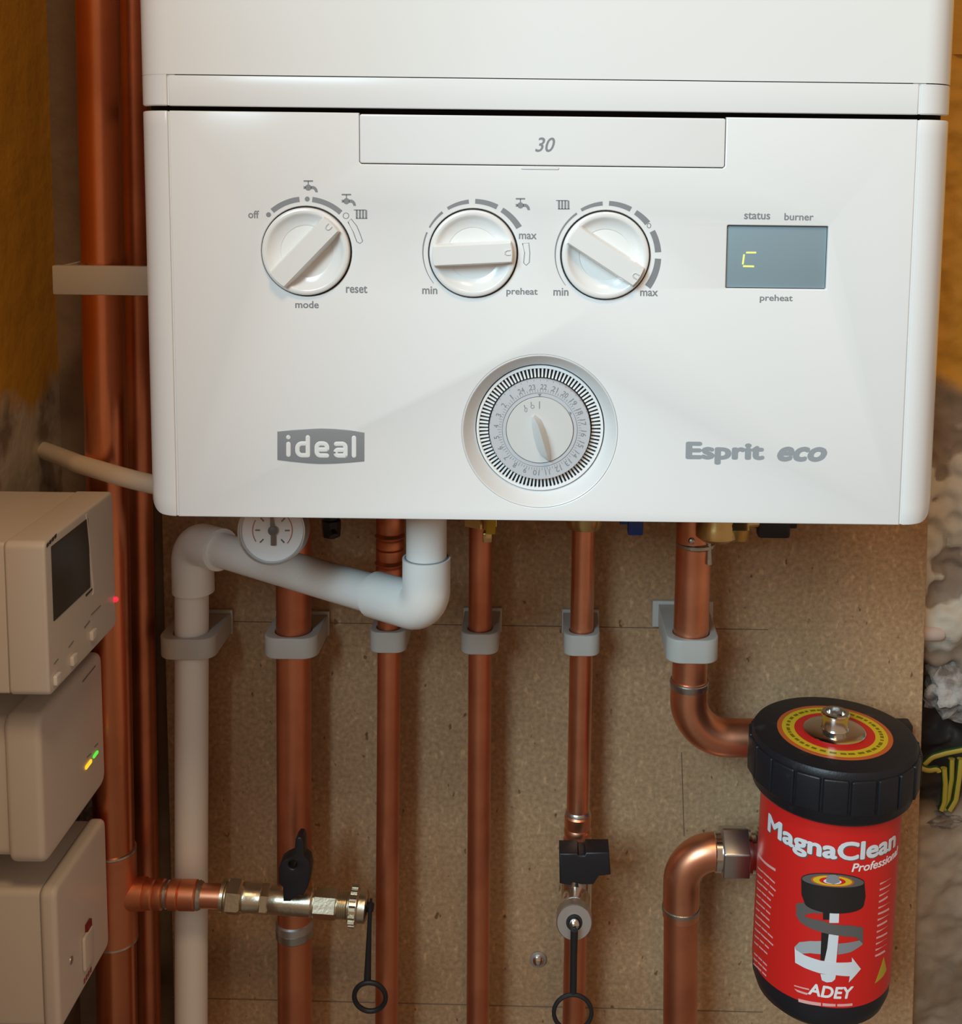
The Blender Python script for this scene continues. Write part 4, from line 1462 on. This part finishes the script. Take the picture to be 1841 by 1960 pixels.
link('warning_ring', disc(0, rC * 0.672, FL - 0.0004, FL + 0.0003), M['orange'], capo, 'orange rimmed round sticker')
link('sticker_band', disc(rC * 0.47, rC * 0.615, FL + 0.0003, FL + 0.0004), M['yellow'], capo, 'yellow band on the sticker')
link('sticker_band', disc(0, rC * 0.47, FL + 0.0003, FL + 0.00042), M['red'], capo, 'red centre of the sticker')
# dark print on the yellow band: the wording is too small to read, short dashes
ds = []
rnd = random.Random(3)
i = 0
a = 0.0
while a < 2 * PI:
    la = rnd.uniform(0.05, 0.16)
    b = thick(flat_strip(arcband(0, 0, rC * 0.525, rC * 0.565, math.degrees(a), math.degrees(a + la), 6)), 0.00008)
    ds.append(xf(b, FM @ Matrix.Translation((0, 0, FL + 0.0004))))
    a += la + rnd.uniform(0.03, 0.08) + (0.25 if 0.9 < a < 1.0 else 0)
link('lettering', join(*ds), M['olive'], capo, 'tiny dark print round the yellow band')
bv = lathe([(rC * 0.35, FL + 0.0004), (rC * 0.365, FL + 0.0014), (rC * 0.34, FL + 0.0022), (rC * 0.22, FL + 0.0026), (rC * 0.165, FL + 0.0028), (rC * 0.150, FL + 0.004), (rC * 0.150, FL + 0.0105), (rC * 0.168, FL + 0.0112), (rC * 0.168, FL + 0.0122), (rC * 0.155, FL + 0.0128), (rC * 0.115, FL + 0.0128), (rC * 0.105, FL + 0.0095), (0, FL + 0.0095)], (0, 0, 0), (0, 0, 1), 48)
link('bleed_valve', xf(bv, FM), M['chrome'], capo, 'shiny chrome bleed valve')
link('bleed_screw', xf(lathe([(0, FL + 0.0095), (rC * 0.05, FL + 0.0095), (rC * 0.05, FL + 0.0124), (0, FL + 0.0128)], (0, 0, 0), (0, 0, 1), 6), FM), M['steel'], capo)

# body and label
hl1 = hcap0 + 0.003
hl0 = cyl(1568, 1926, rB)[1]
link('canister', xf(lathe([(0, -0.004), (rB * 0.55, -0.003), (rB * 0.80, 0.0), (rB * 0.93, 0.005), (rB * 0.985, 0.0115), (rB * 0.99, hl0), (rB * 0.99, hcap0 + 0.004), (0, hcap0 + 0.004)], (0, 0, 0), (0, 0, 1), 80), FM), M['black'], mf)
lab = link('label_sleeve', xf(lathe([(rB * 0.985, hl0), (rB, hl0), (rB, hl1), (rB * 0.985, hl1)], (0, 0, 0), (0, 0, 1), 120), FM), M['red'], mf)
LR = rB


def lpoly(pts, lift=0.00012, t=0.00008):
    b = flat_poly([cyl(a, c, LR) for a, c in pts], 0)
    thick(b, t)
    bmesh.ops.translate(b, vec=(0, 0, lift), verts=b.verts[:])
    return wrap(b, LR)


def ltext(s, px0, py0, px1, py1, capt, capb, bold=0.02, lift=0.00012, shear=0.0, mirror=False):
    """text on the label: baseline from pixel (px0,py0) to (px1,py1); cap height in pixels"""
    a, b = cyl(px0, py0, LR), cyl(px1, py1, LR)
    t = text(s, bold, shear)
    h = (a[1] + b[1]) / 2
    m0 = cyl((px0 + px1) / 2, (py0 + py1) / 2, LR)
    k_ = (capb - capt)
    dh = abs(cyl(1580, capt, LR)[1] - cyl(1580, capb, LR)[1])
    fit(t, a[0], h, b[0], h + dh)
    thick(t, 0.00008)
    bmesh.ops.translate(t, vec=(0, 0, lift), verts=t.verts[:])
    # slope along the label
    for v in t.verts:
        f = (v.co.x - a[0]) / (b[0] - a[0])
        v.co.y += (a[1] - h) + (b[1] - a[1]) * f
    return wrap(t, LR)


# wordmark: heavy letters, dark shadow behind them
# letters sit on a level band; 'g' drops below
hA = cyl(1500, 1598, LR)[1]
def wordmark(s, x0, x1, hb, ht, lift, bold, dx=0.0, dh=0.0, shear=0.0):
    t = text(s, bold, shear)
    ref = text('Mana', bold)
    ys = [v.co.y for v in ref.verts]
    y0_, y1_ = min(ys), max(ys)
    ref.free()
    xs = [v.co.x for v in t.verts]
    ax_, bx_ = min(xs), max(xs)
    for v in t.verts:
        v.co.x = x0 + (v.co.x - ax_) / (bx_ - ax_) * (x1 - x0) + dx
        v.co.y = hb + (v.co.y - y0_) / (y1_ - y0_) * (ht - hb) + dh
    thick(t, 0.00008)
    bmesh.ops.translate(t, vec=(0, 0, lift), verts=t.verts[:])
    return wrap(t, LR)


sM, sN = cyl(1469, 1600, LR)[0], cyl(1712.5, 1620, LR)[0]
hb = cyl(1600, 1645, LR)[1]
ht = cyl(1630, 1611, LR)[1]
link('lettering', wordmark('MagnaClean', sM, sN, hb, ht, 0.0001, 0.040, 0.0005, -0.0006), M['printgrey'], lab, 'dark shadow of the wordmark')
link('lettering', wordmark('MagnaClean', sM, sN, hb, ht, 0.00022, 0.034), M['silver'], lab, 'silver wordmark across the label')
sP0, sP1 = cyl(1630, 1660, LR)[0], cyl(1712, 1650, LR)[0]
link('lettering', wordmark('Professional', sP0, sP0 + (sP1 - sP0) * 1.12, cyl(1645, 1668, LR)[1], cyl(1645, 1652, LR)[1], 0.0001, 0.015, shear=0.2), M['white'], lab, 'small white slanted word under the wordmark')
# drawing of the magnet: cap, ribbon arrow, rod
link('printed_rod', join(lpoly([(1575, 1738), (1592, 1738), (1592, 1760), (1575, 1760)], 0.00010), lpoly([(1572, 1785), (1590, 1785), (1584, 1820), (1578, 1838), (1570, 1838)], 0.0001)), M['printdark'], lab, 'dark side of the drawn rod')
link('printed_rod', join(lpoly([(1588, 1740), (1606, 1740), (1605, 1766), (1587, 1766)], 0.00012), lpoly([(1586, 1788), (1605, 1788), (1600, 1842), (1577, 1842), (1583, 1815)], 0.00012),
     lpoly([(1570, 1864), (1600, 1864), (1598, 1874), (1592, 1879), (1582, 1880), (1573, 1876)], 0.00012)), M['silver'], lab, 'silver drawn rod')
link('printed_ribbon', join(lpoly([(1524, 1729), (1540, 1727), (1573, 1744), (1573, 1749), (1556, 1747), (1542, 1750), (1540, 1754), (1556, 1759), (1574, 1762), (1590, 1768), (1630, 1771), (1651, 1775), (1651, 1806), (1645, 1800), (1636, 1793), (1610, 1791), (1580, 1786), (1550, 1776), (1532, 1765), (1524, 1752)], 0.00016)), M['printgrey'], lab, 'dark grey turn of the drawn ribbon')
link('printed_ribbon', lpoly([(1604, 1806), (1630, 1803), (1651, 1798), (1650, 1808), (1628, 1822), (1603, 1827)], 0.00009), M['greyprint'], lab, 'mid grey turn of the drawn ribbon')
link('printed_ribbon', lpoly([(1521, 1812), (1530, 1803), (1550, 1801), (1572, 1801), (1572, 1826), (1550, 1824), (1534, 1825), (1527, 1822)], 0.00009), M['printgrey2'], lab, 'pale grey back of the drawn arrow')
link('printed_arrow', lpoly([(1521, 1812), (1524, 1818), (1540, 1828), (1570, 1838), (1600, 1842), (1630, 1841), (1630, 1832), (1647, 1854), (1624, 1880), (1626, 1868), (1600, 1866), (1568, 1862), (1540, 1852), (1522, 1842)], 0.0002), M['silver'], lab, 'pale grey drawn arrow')
def ell(x, y, rx, ry, a0=0, a1=360, n=28, rot=4):
    o_ = []
    r_ = math.radians(rot)
    for t_ in range(n + (0 if a1 - a0 == 360 else 1)):
        a = math.radians(a0 + (a1 - a0) * t_ / n)
        ux, uy = rx * math.cos(a), ry * math.sin(a)
        o_.append((x + ux * math.cos(r_) - uy * math.sin(r_), y + ux * math.sin(r_) + uy * math.cos(r_)))
    return o_


link('printed_cap', lpoly([(1533.5, 1681)] + ell(1594, 1684, 60, 13, 180, 360)[1:-1] + [(1654, 1689), (1656, 1716)] + ell(1596, 1728, 57, 20, 0, 180, rot=3) + [(1534, 1712)], 0.00018), M['printdark'], lab, 'black drawn cap')
link('printed_cap', lpoly(ell(1594, 1685, 59, 12.5), 0.00028), M['printgrey'], lab, 'grey top of the drawn cap')
link('printed_cap', lpoly(ell(1593, 1685.5, 41, 11), 0.00038), M['orange'], lab, 'orange ring on the drawn cap')
link('printed_cap', lpoly(ell(1593, 1685, 37, 9.5), 0.00048), M['yellow'], lab, 'yellow ring on the drawn cap')
link('printed_cap', lpoly(ell(1593, 1685, 25, 7), 0.00058), M['red'], lab, 'red centre of the drawn cap')
link('printed_cap', lpoly(ell(1593, 1686, 17, 5), 0.00064), M['silver'], lab, 'pale disc on the drawn cap')
link('printed_cap', lpoly([(1582, 1676), (1588, 1673), (1598, 1673), (1605, 1676), (1607, 1687), (1595, 1691), (1581, 1687)], 0.00070), M['greyprint'], lab, 'grey valve on the drawn cap')
link('lettering', wordmark('ADEY', cyl(1546, 1904, LR)[0], cyl(1632, 1910, LR)[0], cyl(1590, 1911, LR)[1], cyl(1590, 1888, LR)[1], 0.00012, 0.03, shear=0.15), M['white'], lab, 'white slanted capitals near the bottom of the label')
link('swoosh', join(lpoly([(1520, 1885), (1548, 1892), (1549, 1895), (1520, 1887)]), lpoly([(1520, 1892), (1540, 1899), (1548, 1901), (1544, 1904), (1526, 1898)])), M['redpale'], lab, 'pale swoosh left of the white word')
link('printed_bars', join(lpoly([(1528, 1911), (1571, 1919), (1571, 1925), (1528, 1917)]), lpoly([(1574, 1919.5), (1599, 1921.5), (1599, 1926), (1574, 1925)]), lpoly([(1602, 1921.5), (1631, 1920), (1631, 1924.5), (1602, 1926)])), M['redpale'], lab, 'three pale bars under the white word')
# blocks of small print left and right: too small to read, broken lines
rnd = random.Random(5)
lines = []
for k_ in range(17):
    y0_ = 1632 + k_ * 13 if k_ < 14 else 1822 + (k_ - 14) * 10
    if k_ in (1,):
        continue
    xs_ = 1452 - k_ * 0.6
    ln = rnd.uniform(26, 36) if k_ else 37
    if k_ >= 14:
        ln = 25
    segs_ = 1 if k_ == 0 else 3
    x_ = xs_
    for s_ in range(segs_):
        w_ = ln / segs_ * rnd.uniform(0.75, 0.95)
        f0_, f1_ = (x_ - xs_), (x_ + w_ - xs_)
        sl_ = 0.95 if k_ < 14 else 1.0
        th_ = 5.0 if k_ == 0 else 3.0
        lines.append(lpoly([(x_, y0_ + f0_ * sl_), (x_ + w_, y0_ + f1_ * sl_), (x_ + w_, y0_ + f1_ * sl_ + th_), (x_, y0_ + f0_ * sl_ + th_)]))
        x_ += ln / segs_
link('small_print', join(*lines), M['redpale'], lab, 'pale lines of small print on the left')
lines = []
for k_ in range(13):
    y0_ = 1690 + k_ * 11.5
    x0_ = 1684 - k_ * 0.8
    lines.append(lpoly([(x0_, y0_), (x0_ + rnd.uniform(16, 22), y0_ - 10), (x0_ + rnd.uniform(16, 22), y0_ - 7), (x0_, y0_ + 3.4)]))
link('small_print', join(*lines), M['redpale'], lab, 'pale lines of small print on the right')
link('warning_triangle', lpoly([(1674, 1882), (1691, 1832), (1696, 1856), (1690, 1868)]), M['dullyellow'], lab, 'dark yellow warning triangle')

# ports, nut and bracket
pc = P(1440, 1630, Y7)
xd = (P(1440, 1630, Y7) - P(1380, 1629, Y7)).normalized()
def plat(pr, px, py, segs=36, ph=0.0):
    return lathe([(r, h) for r, h in pr], P(px, py, Y7), xd, segs, ph)
un = thing('union_nut', 'chrome hexagonal nut joining the lower pipe to the filter', 'nut', P(1377, 1630, Y7))
link('olive_ring', plat([(r6 + 0.0009, 0), (0.0128, 0.0006), (0.0128, 0.005), (r6 + 0.0009, 0.0058)], 1366, 1630), M['chrome'], un)
hn = plat([(0.0172, 0), (0.0172, 0.0172)], 1379, 1630, 6, -0.42)
bmesh.ops.bevel(hn, geom=hn.edges[:], offset=0.0011, segments=3, profile=0.5, affect='EDGES')
link('hex_nut', hn, M['nut'], un)
link('port', join(plat([(0.0125, 0), (0.0150, 0.001), (0.0150, 0.003), (0.0128, 0.0035), (0.0128, 0.006), (0.0165, 0.0075), (0.0165, 0.014), (0.0150, 0.05)], 1426, 1631), lathe([(0.014, 0), (0.014, 0.05)], P(1500, 1631, Y7), xd, 24)), M['chrome'], mf, 'chrome lower port')
link('port', lathe([(0.0135, 0), (0.0150, 0.001), (0.0150, 0.02)], P(1500, 1414, Y6), xd, 28), M['black'], mf, 'black upper port')
link('manifold', box(P(1470, 1600, .18).x, P(1640, 1600, .18).x, 0.150, 0.200, P(1560, 1700, .18).z, P(1560, 1400, .18).z, 0.006, 3), M['black'], mf, 'black moulding behind the canister')
link('bracket', box(P(1660, 1400, .21).x, P(1744, 1400, .21).x, 0.206, BY, P(1700, 1440, .21).z, P(1700, 1384, .21).z, 0.001), M['black'], mf, 'black wall bracket')
link('bracket', box(P(1560, 1400, .2).x, P(1680, 1400, .2).x, 0.16, BY - 0.001, P(1700, 1460, .21).z, P(1700, 1400, .21).z, 0.002), M['black'], mf, 'black arm of the wall bracket')

# ------------------------------------------------------------------ small things
sc_ = P(1030, 1835, BY)
s = thing('screw', 'single round headed screw with washer in the board', 'screw', sc_)
link('washer', lathe([(0, 0), (0.0058, 0), (0.0058, 0.0012), (0.0046, 0.0015), (0, 0.0015)], sc_, (0, -1, 0), 28), M['steel'], s)
link('head', join(lathe([(0, 0.0015), (0.0038, 0.0015), (0.0036, 0.003), (0.002, 0.0040), (0, 0.0042)], sc_, (0, -1, 0), 24)), M['chrome'], s)

# plaster stub and earth cables in the broken wall
pk = P(1788, 1212, WY - 0.004)
tag(link('plaster_stub', xf(lathe([(0.0052, -0.022), (0.0056, -0.006), (0.0054, 0.002), (0.0042, 0.005), (0, 0.006)], (0, 0, 0), (0, 0, 1), 20), Matrix.Translation(pk + Vector((0.001, 0, 0))) @ Matrix.Rotation(PI / 2, 4, 'Y')), M['pinkplug']), 'small pinkish rounded stub beside the board edge on right wall', 'plaster stub')
EY = WY + 0.004
ew = [
    ('green and yellow earth cable arching over the wall hole', [(1768, 1462), (1782, 1448), (1810, 1440), (1850, 1432)], EY),
    ('short green and yellow cable end curling at board edge', [(1756, 1466), (1775, 1474), (1794, 1470), (1796, 1476)], EY - 0.004),
    ('upright green and yellow cable, leftmost of the three in the hole', [(1806, 1470), (1808, 1500), (1806, 1535), (1800, 1550)], EY),
    ('upright green and yellow cable, middle of the three in the hole', [(1821, 1452), (1820, 1490), (1813, 1530), (1806, 1548)], EY + 0.002),
    ('upright green and yellow cable, rightmost of the three in the hole', [(1838, 1452), (1834, 1490), (1828, 1530), (1816, 1550)], EY - 0.001),
]
for lb, pts, yy in ew:
    pp = fillet([P(a, b, yy) for a, b in pts], 0.01, 5)
    eb = tube(pp, 0.0024, 16)
    for fi, f in enumerate(eb.faces):
        f.material_index = 1 if (fi % 16) in (2, 3, 4, 5, 10, 11, 12, 13) else 0
    tag(link('earth_cable', eb, [M['earth'], M['earthgreen']]), lb, 'cable', 'earth cables in the broken wall')
def lump(px, py, Y, s, name, lb, cat, mk='stone'):
    bm = bmesh.new()
    bmesh.ops.create_icosphere(bm, subdivisions=4, radius=1)
    c = P(px, py, Y)
    for v in bm.verts:
        n_ = 1 + 0.45 * mnoise.noise(v.co * 1.7 + c * 50) + 0.30 * mnoise.noise(v.co * 4 + c * 50)
        v.co = Vector((v.co.x * s[0] * n_, v.co.y * s[1] * n_, v.co.z * s[2] * n_)) + c
    tag(link(name, bm, M[mk], ang=60), lb, cat)
lump(1832, 1318, WY + 0.010, (0.022, 0.012, 0.020), 'plaster_lump', 'pale crumbling plaster lump above the earth cables', 'plaster')
lump(1806, 1562, WY + 0.016, (0.022, 0.010, 0.006), 'rubble', 'dark brown rubble lying under the earth cables', 'rubble', 'rubble')
lump(168, 1540, 0.215, (0.009, 0.010, 0.012), 'mortar_lump', 'small brown mortar lump between receiver box and switch', 'mortar', 'rubble')

for o in list(bpy.data.objects):
    if '_w' in o:
        del o['_w']
